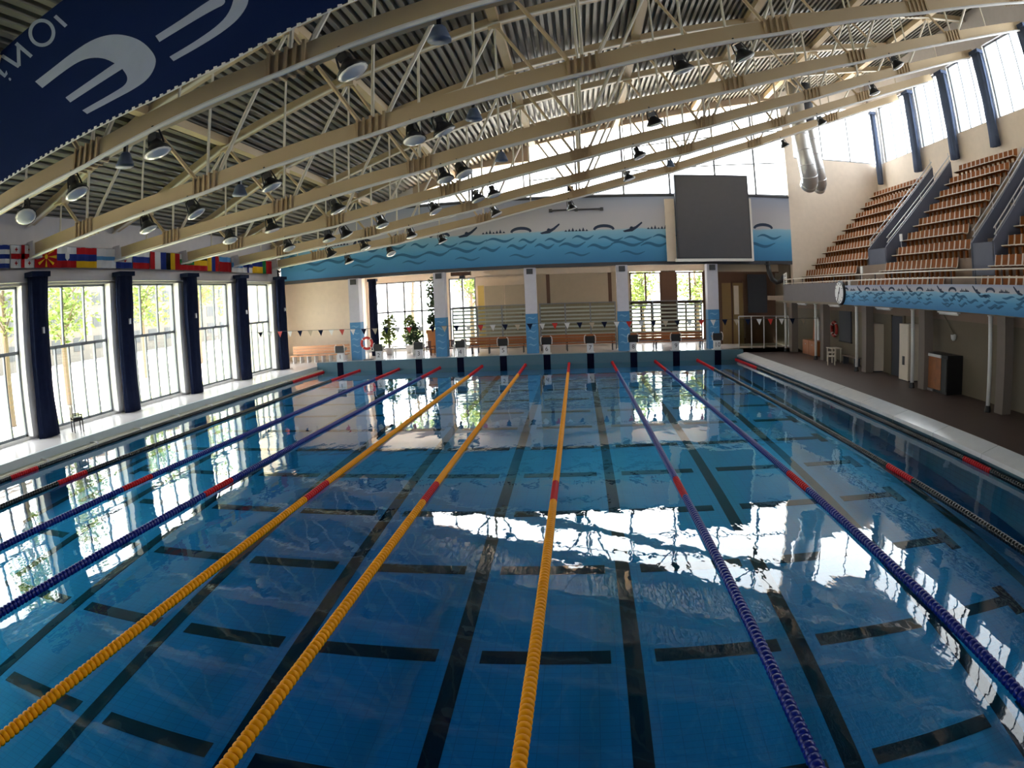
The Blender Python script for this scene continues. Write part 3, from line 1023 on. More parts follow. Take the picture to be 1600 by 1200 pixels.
# ------------------------------------------------------------------ lane ropes
float_mesh = {}
for nm, m in (('y', M_YELLOW), ('b', M_BLUE), ('k', M_BLACKFLOAT), ('r', M_RED)):
    float_mesh[nm] = MB().lathe([(0.03, -0.046), (0.062, -0.040), (0.072, -0.018), (0.072, 0.018), (0.062, 0.040), (0.03, 0.046)], 12, axis='Y').mesh('float', m, True)
ROPES = [(-10, 'k'), (-7.5, 'b'), (-5, 'b'), (-2.5, 'y'), (0, 'y'), (2.5, 'y'), (5, 'b'), (7.5, 'b'), (10, 'k'), (-12.33, 'k'), (12.3, 'k')]
CN = {'k': 'black', 'b': 'dark blue', 'y': 'yellow'}
RL = {-10: 'black lane rope with red ends next to the glazed side', -7.5: 'dark blue lane rope just inside the black rope on the glazed side',
      -5: 'dark blue lane rope beside the first yellow rope from the windows', -2.5: 'yellow lane rope on the window side of the yellow three',
      0: 'yellow lane rope in the middle of the yellow three', 2.5: 'yellow lane rope on the gallery side of the yellow three',
      5: 'dark blue lane rope beside the yellow rope on the gallery side', 7.5: 'dark blue lane rope just inside the black rope on the gallery side',
      10: 'black lane rope with a red marker next to the gallery side', -12.33: 'black edge rope floating against the cream gutter tiles',
      12.3: 'black edge rope floating against the white pool lip'}
FP = 0.098


def rope_colour(c, y):
    d = YF - y
    if d < 4.9 or abs(d - 25.0) < 0.62 or y < 4.9:
        return 'r'
    return c


for x, c in ROPES:
    t = thing('lane_rope', RL[x], 'lane rope', 'lane ropes on the water', (x, 0, 0.03))
    MB().tube([(0, 0.02, 0), (0, YF - 0.02, 0.03)], 0.012, 5).build('cord', M_ALU, t)
    edge = abs(x) > 11
    ystart = {-10: 21.6, -7.5: 19.6, -5: 17.6, -2.5: 15.2, 0: 16.0, 2.5: 16.5, 5: 16.2, 7.5: 16.2, 10: 19.6}.get(x, 99)
    nsep = {-10: 30, -7.5: 40, -5: 60, -2.5: 75, 0: 75, 2.5: 75, 5: 75, 7.5: 60, 10: 40}.get(x, 0)
    yend = ystart + nsep * FP
    mbs = {q: MB() for q in ('r', c)}
    y = 0.2
    while y < YF - 0.15:
        cc = rope_colour(c, y)
        if ystart <= y < yend:
            link('float', float_mesh[cc], t, (0, y, 0))
        elif y > 12 or y < 0:
            mbs[cc].lathe([(0.03, y - 0.046), (0.066, y - 0.036), (0.072, y), (0.066, y + 0.036), (0.03, y + 0.046)], 8, axis='Y')
        y += FP
    for q, mb in mbs.items():
        if mb.v:
            o = mb.build('float_run', {'r': M_RED, 'y': M_YELLOW, 'b': M_BLUE, 'k': M_BLACKFLOAT}[q], t, True, fix=False)
            o['kind'] = 'stuff'
    if not edge:
        MB().lathe([(0.05, YF - 0.16), (0.085, YF - 0.1), (0.085, YF - 0.02)], 10, axis='Y').build('end_float', M_RED, t, True)

# ------------------------------------------------------------------ starting blocks


def text_obj(name, s, size, m, parent, loc, rot, ext=0.004):
    cu = bpy.data.curves.new(name, 'FONT')
    cu.body = s
    cu.size = size
    cu.extrude = ext
    cu.align_x = 'CENTER'
    cu.align_y = 'CENTER'
    cu.resolution_u = 3
    cu.materials.append(m)
    tmp = bpy.data.objects.new(name, cu)
    me = bpy.data.meshes.new_from_object(tmp)
    bpy.data.objects.remove(tmp)
    o = bpy.data.objects.new(name, me)
    col.objects.link(o)
    o.parent = parent
    o.location = loc
    o.rotation_euler = rot
    return o


blk = None
NUM = ['one', 'two', 'three', 'four', 'five', 'six', 'seven', 'eight', 'nine', 'ten']
for i in range(10):
    x = -11.25 + 2.5 * i
    lab = 'white starting block numbered %s with a black sloping top' % NUM[i]
    if blk is None:
        blk = thing('starting_block', lab, 'starting block', 'starting blocks at the pool end', (x, YF + 0.28, 0.58))
        MB().prism([(-0.19, -0.2, 0), (0.19, -0.2, 0), (0.19, 0.16, 0), (-0.19, 0.16, 0)], (0, 0, 0.60)).build('pedestal', M_WHITE, blk)
        MB().box(-0.26, 0.26, -0.24, 0.34, -0.001, 0.04).build('foot_plate', M_ALU, blk)
        MB().prism([(-0.27, -0.26, 0.56), (0.27, -0.26, 0.56), (0.27, 0.44, 0.74), (-0.27, 0.44, 0.74)], (0, 0, 0.09)).build('platform', M_BLACK, blk)
        MB().prism([(-0.27, -0.27, 0.58), (0.27, -0.27, 0.58), (0.27, -0.24, 0.98), (-0.27, -0.24, 0.98)], (0, 0.02, 0)).build('front_shield', M_BLACK, blk)
        for s in (-1, 1):
            MB().tube([(s * 0.30, -0.2, 0.56), (s * 0.33, -0.23, 0.80), (s * 0.30, -0.2, 1.0), (s * 0.22, -0.18, 1.04)], 0.022, 6).build('handle', M_WHITE, blk)
        b_ = blk
    else:
        b_ = copy_tree(blk, loc=(x, YF + 0.28, 0.58), label=lab)
for i, b_ in enumerate(sorted([o for o in col.objects if o.name.startswith('starting_block')], key=lambda o: o.location.x)):
    text_obj('number', str(i + 1), 0.36, M_BLACK, b_, (0, -0.205, 0.3), (math.pi / 2, 0, 0))

# ------------------------------------------------------------------ backstroke pennants across the pool
pp = thing('pennant_line', 'string of small triangular pennants stretched across the far end', 'pennants')
ya = 45.3
mb = MB()
mb.tube([(-15.06, ya, 2.87), (-8, ya, 2.68), (0, ya, 2.55), (8, ya, 2.52), (15.9, ya, 2.55)], 0.010, 5).build('cord', M_DARK, pp)
cols_ = [M_NAVY, M_WHITE, M_BRIGHTRED, M_WHITE, M_NAVY, M_SHUTTER]
k = 0
x = -14.2
while x < 15.2:
    z = interp([(-14.9, 2.85), (-8, 2.68), (0, 2.55), (8, 2.52), (15.75, 2.55)], x)
    MB().prism([(x - 0.15, ya, z), (x + 0.15, ya, z), (x + 0.02, ya, z - 0.32)], (0, 0.006, 0)).build('pennant', cols_[k % 6], pp)
    k += 1
    x += 0.62
for sx, top in ((-14.92, 2.9), (15.79, 2.6)):
    MB().lathe([(0.02, -0.05), (0.02, 0.05)], 8, (sx, ya, top - 0.05)).build('hook', M_ALU, pp)

# ------------------------------------------------------------------ row of flags on the left wall
R_, W_, B_, Y_, K_, G_ = (0.42, 0.015, 0.02), (0.70, 0.70, 0.70), (0.02, 0.04, 0.22), (0.75, 0.45, 0.02), (0.012, 0.012, 0.014), (0.02, 0.20, 0.06)
LB = (0.10, 0.30, 0.60)
FLAGX = -14.98
FLAGS = [('blue and white striped flag with five bands', [('h', [B_, W_, B_, W_, B_])]),
         ('white flag with a large red cross and four small crosses', [('h', [W_]), ('cross', R_, [R_])]),
         ('red flag with a yellow eight rayed sun', [('h', [R_]), ('sun', Y_)]),
         ('white blue and red striped flag with a small pale shield', [('h', [W_, B_, R_]), ('shield', W_)]),
         ('red blue and yellow horizontally striped flag', [('h', [R_, B_, Y_])]),
         ('plain white flag with one thin blue bar', [('h', [W_, W_, LB, W_, W_])]),
         ('red white and blue flag with a chequered shield', [('h', [R_, W_, B_]), ('shield', R_)]),
         ('white blue and red striped flag beside the chequered one', [('h', [W_, B_, R_])]),
         ('red white and navy upright striped flag', [('v', [R_, W_, B_])]),
         ('black yellow and red upright striped flag', [('v', [K_, Y_, R_])]),
         ('white green and red striped flag', [('h', [W_, G_, R_])]),
         ('yellow flag crossed by a dark lower half', [('h', [K_, Y_, R_])]),
         ('yellow blue and red upright striped flag', [('v', [Y_, B_, R_])]),
         ('sky blue and red banded flag', [('h', [LB, R_, R_])]),
         ('white and sky blue striped flag', [('h', [W_, LB, W_])]),
         ('white flag with a blue cross', [('h', [W_]), ('cross', B_, None)]),
         ('blue and yellow diagonal flag', [('h', [B_, Y_])]),
         ('dark green and red upright striped flag', [('v', [G_, R_, R_])])]
yy = 26.15
for i, (lab, spec_) in enumerate(FLAGS):
    wdt = 1.28 if i % 3 else 1.15
    ht = 0.78
    f = thing('wall_flag', lab + ' hung on the wall band', 'flag', 'flags in a row on the wall band', (FLAGX, yy, 6.22))
    a0 = 0.0
    for s in spec_:
        if s[0] in 'hv':
            n_ = len(s[1])
            for j, c in enumerate(s[1]):
                mb = MB()
                cells = 8
                for q in range(cells):
                    if s[0] == 'h':
                        u0, u1 = wdt * q / cells, wdt * (q + 1) / cells
                        v0, v1 = ht * (n_ - 1 - j) / n_, ht * (n_ - j) / n_
                    else:
                        u0, u1 = wdt * (j + q / cells) / n_, wdt * (j + (q + 1) / cells) / n_
                        v0, v1 = 0, ht
                    w0, w1 = 0.03 * math.sin(u0 * 9 + i), 0.03 * math.sin(u1 * 9 + i)
                    mb.poly([(w0, u0, v0), (w1, u1, v0), (w1, u1, v1), (w0, u0, v1)])
                mb.build('stripe' if n_ > 1 else 'cloth', flagcol(c), f, fix=False)
        elif s[0] == 'cross':
            MB().box(0.04, 0.05, wdt / 2 - 0.09, wdt / 2 + 0.09, 0, ht).box(0.04, 0.05, 0, wdt, ht / 2 - 0.09, ht / 2 + 0.09).build('cross', flagcol(s[1]), f)
            if s[2]:
                for cy in (wdt * 0.22, wdt * 0.78):
                    for cz in (ht * 0.2, ht * 0.8):
                        MB().box(0.04, 0.05, cy - 0.07, cy + 0.07, cz - 0.02, cz + 0.02).box(0.04, 0.05, cy - 0.02, cy + 0.02, cz - 0.07, cz + 0.07).build('small_cross', flagcol(s[1]), f)
        elif s[0] == 'sun':
            for q in range(8):
                a = math.pi * q / 4
                c_, s_ = math.cos(a), math.sin(a)
                MB().prism([(0.042, wdt / 2 + 0.1 * c_, ht / 2 + 0.1 * s_), (0.042, wdt / 2 + 0.6 * c_ - 0.06 * s_, ht / 2 + 0.37 * s_ + 0.06 * c_), (0.042, wdt / 2 + 0.6 * c_ + 0.06 * s_, ht / 2 + 0.37 * s_ - 0.06 * c_)], (0.006, 0, 0)).build('ray', flagcol(Y_), f)
            MB().lathe([(0.09, 0.042), (0.09, 0.05)], 12, (0, wdt / 2, ht / 2), 'X').build('disc', flagcol(Y_), f)
        else:
            MB().prism([(0.04, wdt / 2 - 0.12, ht * 0.72), (0.04, wdt / 2 + 0.12, ht * 0.72), (0.04, wdt / 2 + 0.12, ht * 0.45), (0.04, wdt / 2, ht * 0.32), (0.04, wdt / 2 - 0.12, ht * 0.45)], (0.008, 0, 0)).build('shield', flagcol(s[1]), f)
    MB().tube([(0, 0, ht), (0, wdt, ht)], 0.012, 5).build('rod', M_ALU, f)
    yy += wdt + 0.02

# ------------------------------------------------------------------ score screen, bar on the mural, air ducts
sc = thing('score_screen', 'large dark score screen mounted in front of the mural', 'screen', None, (12.0, 53.4, 6.05))
cbn = MB().box(-2.42, 2.42, -0.12, 0.30, 0.02, 5.4).build('cabinet', M_DARK, sc)
MB().box(-2.34, 2.34, -0.14, -0.12, 0.12, 5.3).build('display', M_SCREEN, cbn)
MB().box(-2.55, 2.55, -0.16, 0.35, -0.14, 0.02).build('bottom_rail', M_WHITE, sc)
MB().box(2.42, 2.55, -0.14, 0.3, 0.0, 3.9).build('side_rail', M_WHITE, sc)
MB().box(-1.9, -1.6, 0.28, 0.59, 1.0, 3.5).build('wall_bracket', M_ALU, sc)
br = thing('wall_bar', 'thin dark bar fixed on the mural above the waves', 'bar', None, (3.3, WF - 0.14, 9.38))
MB().tube([(-1.7, 0, 0), (1.7, 0, 0.0)], 0.06, 8).build('tube', M_DARK, br)
for s in (-1.62, 0, 1.62):
    MB().box(s - 0.1, s + 0.1, -0.05, 0.12, -0.1, 0.1).build('clamp', M_DARK, br)
cb_ = thing('wall_camera', 'small black camera standing on the mural coping', 'camera', None, (3.0, WF + 0.02, FZ1 + 0.1))
MB().box(-0.2, 0.2, -0.16, 0.16, 0.35, 0.68).build('body', M_BLACK, cb_)
MB().box(-0.05, 0.05, -0.05, 0.05, 0, 0.36).build('stand', M_BLACK, cb_)
for k, (x, y, lab) in enumerate(((17.5, 50.6, 'fat grey air duct bending down beside the cream end wall'), (18.65, 51.6, 'slimmer grey air duct with a dark upper end'))):
    d = thing('air_duct', lab, 'duct', 'grey air ducts by the stand')
    r = 0.55 if k == 0 else 0.42
    top = roof(x) - 0.1
    path = [(x - 0.1, y, top), (x - 0.1, y, 14.2), (x, y, 13.2), (x + 0.15, y, 12.2), (x + 0.3, y + 0.1, 11.4), (x + 0.45, y + 0.35, 10.9), (x + 0.5, y + 0.9, 10.62)]
    MB().tube(path, r, 18).build('pipe', M_DUCT, d, True)
    for a, b in zip(path[1:-1], path[2:]):
        mid = (Vector(a) + Vector(b)) / 2
        dr = (Vector(b) - Vector(a)).normalized() * 0.03
        MB().tube([mid - dr, mid + dr], r * 1.04, 18).build('seam_ring', M_ALU, d, True)
    if k:
        MB().tube([path[0], (x - 0.1, y, 14.4)], r * 1.05, 18).build('dark_sleeve', M_DARK, d, True)

# ------------------------------------------------------------------ gallery: fascia, steps, rails
GX = 15.4
M_GMURAL = mural_mat('gallery_mural_paint', 'Y', 3.95, 3.33, 4.2, 0.05, 0.5)
ga = struct(MB().box(GX - 0.02, GX + 0.2, -6, 41.1, 3.33, 4.2).build('wall_gallery_front', M_GMURAL), 'gallery front painted with waves and small swimmers')
gb = struct(MB().box(GX, GX + 0.2, 41.1, 50.0, 3.42, 4.36).build('wall_gallery_front_plain', mat('plain_grey_plaster', (0.17, 0.15, 0.155), 0.8)), 'plain grey end stretch of the gallery front')
struct(MB().box(GX, 17.6, 49.9, 50.1, 3.42, 4.36).build('wall_gallery_end', M_OLIVE))
k = 0
y = 26.4
while y < 41:
    swimmer(y, 3.99, 0.42, 'X', GX - 0.034, ga, k % 3)
    for q in range(3):
        stroke(y + rnd.uniform(-0.35, 0.35), 3.84 - 0.14 * q + rnd.uniform(-0.03, 0.03), rnd.uniform(0.35, 0.8), rnd.uniform(0.015, 0.045), rnd.uniform(0.025, 0.05), 'X', GX - 0.033, ga, tilt=rnd.uniform(-0.2, 0.2))
    k += 1
    y += 0.78
struct(MB().box(GX + 0.2, 18.0, -6, 54, 3.42, 3.70).build('floor_gallery', M_CONCRETE), 'gallery walkway slab')
rowX = lambda j: 17.51 + 0.8 * j
rowZ = lambda j: 4.57 + 0.78 * j          # top of the seat backs
for j in range(9):
    tz = rowZ(j) - 0.80
    x0 = rowX(j) - 0.62
    struct(MB().box(x0, RW + 0.05 if j == 8 else x0 + 0.82, -6, 54, tz - 0.82, tz).build('step_%d' % (j + 1), M_CONCRETE), 'concrete step of the seating stand')
rails = thing('gallery_rail', 'double white guard rail along the front of the stand', 'railing')
for z in (4.42, 4.66):
    MB().tube([(GX + 0.1, 20, z), (GX + 0.1, 49.9, z)], 0.028, 6).build('rail', M_FITTING_GLINT, rails)
for k in range(19):
    yp = 22 + k * 1.55
    MB().tube([(GX + 0.1, yp, 4.15), (GX + 0.1, yp, 4.68)], 0.022, 6).build('post', M_DARK, rails)
er = thing('gallery_end_rail', 'short white railing closing the far end of the stand', 'railing')
for z in (4.55, 4.8, 5.05):
    MB().tube([(GX + 0.3, 50.2, z), (16.6, 53.4, z)], 0.04, 6).build('rail', M_WHITE, er)
for t in (0.0, 0.5, 1.0):
    MB().tube([(GX + 0.3 + (16.6 - GX - 0.3) * t, 50.2 + 3.2 * t, 4.0 if t == 0 else 3.7), (GX + 0.3 + (16.6 - GX - 0.3) * t, 50.2 + 3.2 * t, 5.08)], 0.035, 6).build('post', M_WHITE, er)

# seats


def seat_proto():
    t = thing('stadium_chair', 'tan plastic stand seat with a cream highlight painted along its edge', 'seat', 'seats of the stand')
    sh = MB()
    prof = [(-0.30, 0.38), (-0.10, 0.36), (0.02, 0.37), (0.08, 0.44), (0.12, 0.60), (0.15, 0.80)]
    for side in (0, 1):
        o = 0.03 * side
        for x, z in prof:
            for y in (-0.19, 0.19):
                sh.v.append((x + o * (1 if x > 0.05 else 0), y, z - (o if x <= 0.05 else 0)))
    n_ = len(prof)
    for i in range(n_ - 1):
        a = i * 2
        sh.f.append((a, a + 1, a + 3, a + 2))
        b = n_ * 2 + i * 2
        sh.f.append((b, b + 2, b + 3, b + 1))
    sh.build('shell', M_SEAT, t, True)
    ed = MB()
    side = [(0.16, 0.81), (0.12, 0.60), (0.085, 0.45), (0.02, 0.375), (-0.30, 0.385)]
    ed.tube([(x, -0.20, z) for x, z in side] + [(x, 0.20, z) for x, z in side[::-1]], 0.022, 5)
    ed.build('rim', M_FITTING_GLINT, t)  # cream tube paints the window highlight onto the edges of the tan shell
    MB().box(-0.06, 0.06, -0.05, 0.05, 0.0, 0.36).build('bracket', M_SEAT, t)
    return t


seat = seat_proto()
used = False
far_seats = []
PIT = 0.46
spots = []
for j in range(9):
    for a, b, sec in ((26.6, 31.9, 3), (36.1 if j > 2 else 34.9, 42.0 if j > 0 else 43.8, 2), (45.4, 53.5 if j > 0 else 49.5, 1)):
        y = a + 0.23
        while y < b:
            spots.append((sec, j, y))
            y += PIT
spots.sort(key=lambda s: s[2])
lab_s = {3: 'tan stand seat with painted edge highlight in the block nearest the wall clock side', 2: '', 1: ''}
SL = {3: 'past the second stair', 2: 'between both stairs', 1: 'by the end wall'}
SG = {3: 'seats beyond the taller stair', 2: 'seats between the two stairs', 1: 'seats beside the end wall'}
for i, (sec, j, y) in enumerate(spots):
    loc = (rowX(j) - 0.12, y, rowZ(j) - 0.80)
    if i < 298:
        if not used:
            s_ = seat
            s_.location = loc
            used = True
        else:
            s_ = copy_tree(seat, loc=loc)
        k_ = int(round({3: 31.9 - y, 2: (42.0 if j > 0 else 43.8) - y, 1: y - 45.4}[sec] / PIT))
        s_['label'] = 'tan seat, %s row up, %s from the slate stair, block %s' % (ORD[j], ORD[min(max(k_, 0), 19)], SL[sec])
        s_['group'] = SG[sec]
    else:
        far_seats.append(loc)
if far_seats:
    t = thing('seat_rows', 'distant tan seat rows packed against the cream end wall', 'seats')
    for part in seat.children:
        mb = MB()
        me = part.data
        for lx, ly, lz in far_seats:
            n_ = len(mb.v)
            mb.v += [(v.co.x + lx, v.co.y + ly, v.co.z + lz) for v in me.vertices]
            mb.f += [tuple(n_ + q for q in p.vertices) for p in me.polygons]
        o = mb.build(part.name.split('.')[0] + '_rows', me.materials[0], t, False, fix=False)
        o['kind'] = 'stuff'
    t['kind'] = 'stuff'

# stairs with slate parapets
for (ya, yb, xa, lab) in ((42.45, 44.6, 18.7, 'slate walled stair flight with rails between the end block and middle block'), (32.3, 33.9, 18.4, 'slate walled stair flight with rails beside the small middle aisle')):
    st = thing('stand_stair', lab, 'stair', 'slate walled stairs in the stand')
    for k, y in enumerate((ya, yb)):
        pts = []
        for X in (xa, 23.6):
            j = (X - 17.51) / 0.8
            pts.append((X, 4.57 + 0.78 * j))
        (x0, z0), (x1, z1) = pts
        MB().prism([(x0, y - 0.06, z0 - 0.85), (x1, y - 0.06, z1 - 0.85), (x1, y - 0.06, z1 + 0.55), (x0 + 0.25, y - 0.06, z0 + 0.72), (x0, y - 0.06, z0 + 0.45)], (0, 0.12, 0)).build('parapet', M_PARAPET, st)
        for h in (0.78, 1.02):
            MB().tube([(x0 + 0.1, y, z0 + h - 0.1), (x1, y, z1 + h - 0.15)], 0.03, 6).build('handrail', M_ALU, st)
        for q in range(5):
            t = q / 4
            xx, zz = x0 + 0.2 + (x1 - x0 - 0.3) * t, z0 + (z1 - z0) * t
            MB().tube([(xx, y, zz + 0.4), (xx, y, zz + 1.0)], 0.02, 6).build('rail_post', M_ALU, st)
    MB().prism([(xa, ya, 4.57 + 0.78 * (xa - 17.51) / 0.8 - 0.8), (xa, yb, 4.57 + 0.78 * (xa - 17.51) / 0.8 - 0.8), (xa, yb, 4.57 + 0.78 * (xa - 17.51) / 0.8 + 0.42), (xa, ya, 4.57 + 0.78 * (xa - 17.51) / 0.8 + 0.42)], (0.1, 0, 0)).build('front_panel', M_PARAPET, st)
# small white number plates on the aisle ends
for k, (px, py) in enumerate(((1345, 392), (1326, 414), (1406, 345), (1520, 364))):
    X = (18.0, 17.0, 19.3, 19.0)[k]
    p = hit(px, py, X=X)
    j_ = max(0, min(8, int((p.x - 16.89) / 0.8)))
    p = Vector((p.x, p.y, rowZ(j_) - 0.80 + 0.5))
    pl = thing('row_plate', 'small white row plate standing at the end of a seat row', 'plate', 'white row plates in the stand', p)
    MB().box(-0.02, 0.02, -0.14, 0.14, -0.16, 0.2).build('plate', M_WHITE, pl)
    MB().box(-0.015, 0.015, -0.03, 0.03, -0.5, -0.16).build('stake', M_ALU, pl)

# clock on the gallery front
ck = thing('wall_clock', 'round white clock with black rim on the gallery front', 'clock', None, (GX - 0.06, 41.05, 3.86))
MB().lathe([(0.50, -0.06), (0.56, -0.03), (0.56, 0.05), (0.50, 0.06)], 32, axis='X').build('rim', M_BLACK, ck, False)
dl = MB().lathe([(0.49, -0.075), (0.49, -0.055)], 32, axis='X').build('dial', M_WHITE, ck)
for q in range(12):
    a = math.pi * q / 6
    MB().bar((-0.079, 0.38 * math.sin(a), 0.38 * math.cos(a)), (-0.079, 0.46 * math.sin(a), 0.46 * math.cos(a)), 0.004, 0.035, (1, 0, 0)).build('hour_mark', M_BLACK, dl)
MB().bar((-0.082, 0, -0.05), (-0.082, -0.12, 0.26), 0.004, 0.04, (1, 0, 0)).build('hour_hand', M_BLACK, dl)
MB().bar((-0.084, 0, 0.06), (-0.084, 0.20, -0.36), 0.004, 0.03, (1, 0, 0)).build('minute_hand', M_BLACK, dl)

# ------------------------------------------------------------------ under the gallery
PY = [23.9, 29.3, 34.72, 40.17, 45.6, 50.84]
pst = None
for kk, y in enumerate(PY):
    lab = 'white pipe post with black foot under the gallery, %s from the passage' % ORD[len(PY) - 1 - kk]
    if pst is None:
        pst = thing('gallery_post', lab, 'post', 'white posts under the gallery', (15.79, y, DZ))
        MB().tube([(0, 0, 0.12), (0, 0, 3.0)], 0.075, 10).build('pipe', M_WHITE, pst, True)
        MB().lathe([(0.12, 0), (0.12, 0.05), (0.095, 0.2)], 10).build('foot', M_BLACK, pst)
        MB().lathe([(0.1, 2.9), (0.13, 2.98)], 10).build('collar', M_WHITE, pst)
    else:
        copy_tree(pst, loc=(15.79, y, DZ), label=lab)
    c_ = struct(MB().box(16.0, 16.4, y - 0.60, y - 0.12, DZ, 3.32).build('column', mat('grey_plaster', (0.24, 0.20, 0.175), 0.8)))
tl = None
for k, y in enumerate((26.3, 31.7, 36.95, 42.4, 47.2)):
    lab = 'white strip light under the gallery edge, %s from the passage' % ORD[4 - k]
    if tl is None:
        tl = thing('strip_light', lab, 'light', 'strip lights under the gallery', (15.6, y, 3.22))
        MB().box(-0.08, 0.08, -0.68, 0.68, 0.03, 0.08).build('batten', M_WHITE, tl)
        MB().tube([(0, -0.64, 0), (0, 0.64, 0)], 0.035, 8).build('tube', M_LAMPGLASS, tl, True)
    else:
        copy_tree(tl, loc=(15.6, y, 3.22), label=lab)
lb = thing('lifebuoy', 'red lifebuoy hung on the olive wall under the gallery', 'lifebuoy', None, (16.9, 45.6, 1.96))


def ring(name, R1, r, m, parent, axis, part=(0, 2 * math.pi), seg=28):
    pts = []
    for i in range(seg + 1):
        a = part[0] + (part[1] - part[0]) * i / seg
        pts.append((0, R1 * math.cos(a), R1 * math.sin(a)) if axis == 'X' else (R1 * math.cos(a), 0, R1 * math.sin(a)))
    return MB().tube(pts, r, 10, True).build(name, m, parent, True)


ring('ring', 0.36, 0.085, M_BRIGHTRED, lb, 'X')
for q in range(4):
    a = math.pi / 4 + q * math.pi / 2
    ring('band', 0.36, 0.092, M_WHITE, lb, 'X', (a - 0.07, a + 0.07), 4)
wbd = thing('notice_board', 'tall black notice board on the wall under the gallery', 'board', None, (16.96, 44.15, 1.4))
MB().box(-0.04, 0.03, -0.78, 0.78, 0, 1.55).build('panel', M_DARK, wbd)
MB().box(-0.06, 0.03, -0.82, 0.82, 1.55, 1.6).build('top_rail', M_BLACK, wbd)
MB().box(-0.06, 0.03, -0.82, 0.82, -0.05, 0).build('bottom_rail', M_BLACK, wbd)
lk = thing('white_locker', 'tall white locker standing beside a grey panel', 'locker', None, (16.7, 40.1, DZ))
MB().box(-0.25, 0.29, -0.46, 0.46, 0.05, 2.15).build('body', M_FITTING_GLINT, lk)
dr_ = MB().box(-0.265, -0.25, -0.43, 0.43, 0.1, 2.1).build('door', M_FITTING_GLINT, lk)
MB().box(-0.30, -0.265, -0.36, -0.32, 1.0, 1.2).build('handle', M_DARK, dr_)
MB().box(-0.2, 0.25, -0.42, 0.42, 0, 0.05).build('plinth', M_DARK, lk)
d = struct(MB().box(16.93, 17.0, 37.6, 38.7, DZ, 2.9).build('door_1', M_DARK))
MB().box(16.90, 17.0, 38.7, 38.85, DZ, 3.0).build('door_frame', M_OLIVE, d)
MB().box(16.90, 17.0, 37.45, 37.6, DZ, 3.0).build('door_frame', M_OLIVE, d)
MB().box(16.88, 16.93, 37.7, 37.76, 1.3, 1.45).build('door_handle', M_ALU, d)
lk2 = thing('white_cupboard', 'narrow white cupboard with a black socket beside the dark door', 'cupboard', None, (16.65, 36.65, DZ))
MB().box(-0.2, 0.33, -0.42, 0.42, 0.04, 2.3).build('body', M_FITTING_GLINT, lk2)
MB().box(-0.215, -0.2, -0.38, 0.38, 0.1, 2.25).build('door', M_FITTING_GLINT, lk2)
MB().box(-0.24, -0.2, -0.1, 0.08, 0.65, 1.0).build('socket', M_BLACK, lk2)
MB().box(-0.15, 0.3, -0.38, 0.38, 0, 0.04).build('plinth', M_DARK, lk2)
vm = thing('display_cabinet', 'low glass fronted cabinet with orange picture panel', 'cabinet', None, (16.58, 33.62, DZ))
MB().box(-0.35, 0.4, -0.92, 0.92, 0.0, 1.38).build('body', M_BLACK, vm)
MB().box(-0.37, -0.35, -0.45, 0.88, 0.1, 1.25).build('picture_panel', mat('orange_brown_print', (0.55, 0.20, 0.07), 0.4, (0.14, 0.07, 0.04), 3), vm)
MB().box(-0.37, -0.35, -0.88, -0.5, 0.1, 1.25).build('dark_panel', M_DARKGLASS, vm)
MB().box(-0.4, -0.35, -0.45, 0.9, 1.26, 1.36).build('light_strip', M_WHITE, vm)
MB().box(-0.4, -0.35, 0.1, 0.9, 0.0, 0.08).build('base_strip', M_ALU, vm)
lm_ = thing('wall_lamp', 'small lit wall lamp on the olive wall under the gallery', 'lamp', None, (16.9, 33.3, 2.33))
MB().lathe([(0.05, -0.12), (0.11, -0.05), (0.13, 0.1)], 10).build('shade', M_LAMPGLASS, lm_, True)
MB().box(0.02, 0.1, -0.05, 0.05, 0.02, 0.12).build('bracket', M_ALU, lm_)
MB().tube([(0.02, 0.02, 0.12), (-0.2, 0.6, 0.95)], 0.02, 5).build('arm', M_OLIVE, lm_)


def plastic_chair(name, label, loc, rz, m, sw=0.44, group=None, tall=0.84, cat='chair'):
    t = thing(name, label, cat, group, loc, rz)
    MB().box(-sw / 2, sw / 2, -0.21, 0.21, 0.41, 0.45).build('seat', m, t)
    mb = MB()
    for k in range(4):
        xx = -sw / 2 + 0.06 + k * (sw - 0.12) / 3
        mb.box(xx - 0.035, xx + 0.035, 0.18, 0.21, 0.52, tall)
    mb.box(-sw / 2, sw / 2, 0.175, 0.215, tall - 0.08, tall)
    mb.build('backrest', m, t)
    for sx in (-1, 1):
        for sy in (-1, 1):
            MB().box(sx * (sw / 2 - 0.03) - 0.02, sx * (sw / 2 - 0.03) + 0.02, sy * 0.18 - 0.02, sy * 0.18 + 0.02, 0, 0.52 if sy > 0 else 0.41).build('leg', m, t)
        MB().box(sx * sw / 2 - 0.03, sx * sw / 2 + 0.03, -0.18, 0.2, 0.6, 0.64).build('armrest', m, t)
        MB().box(sx * sw / 2 - 0.02, sx * sw / 2 + 0.02, -0.18, -0.14, 0.41, 0.6).build('arm_post', m, t)
    return t


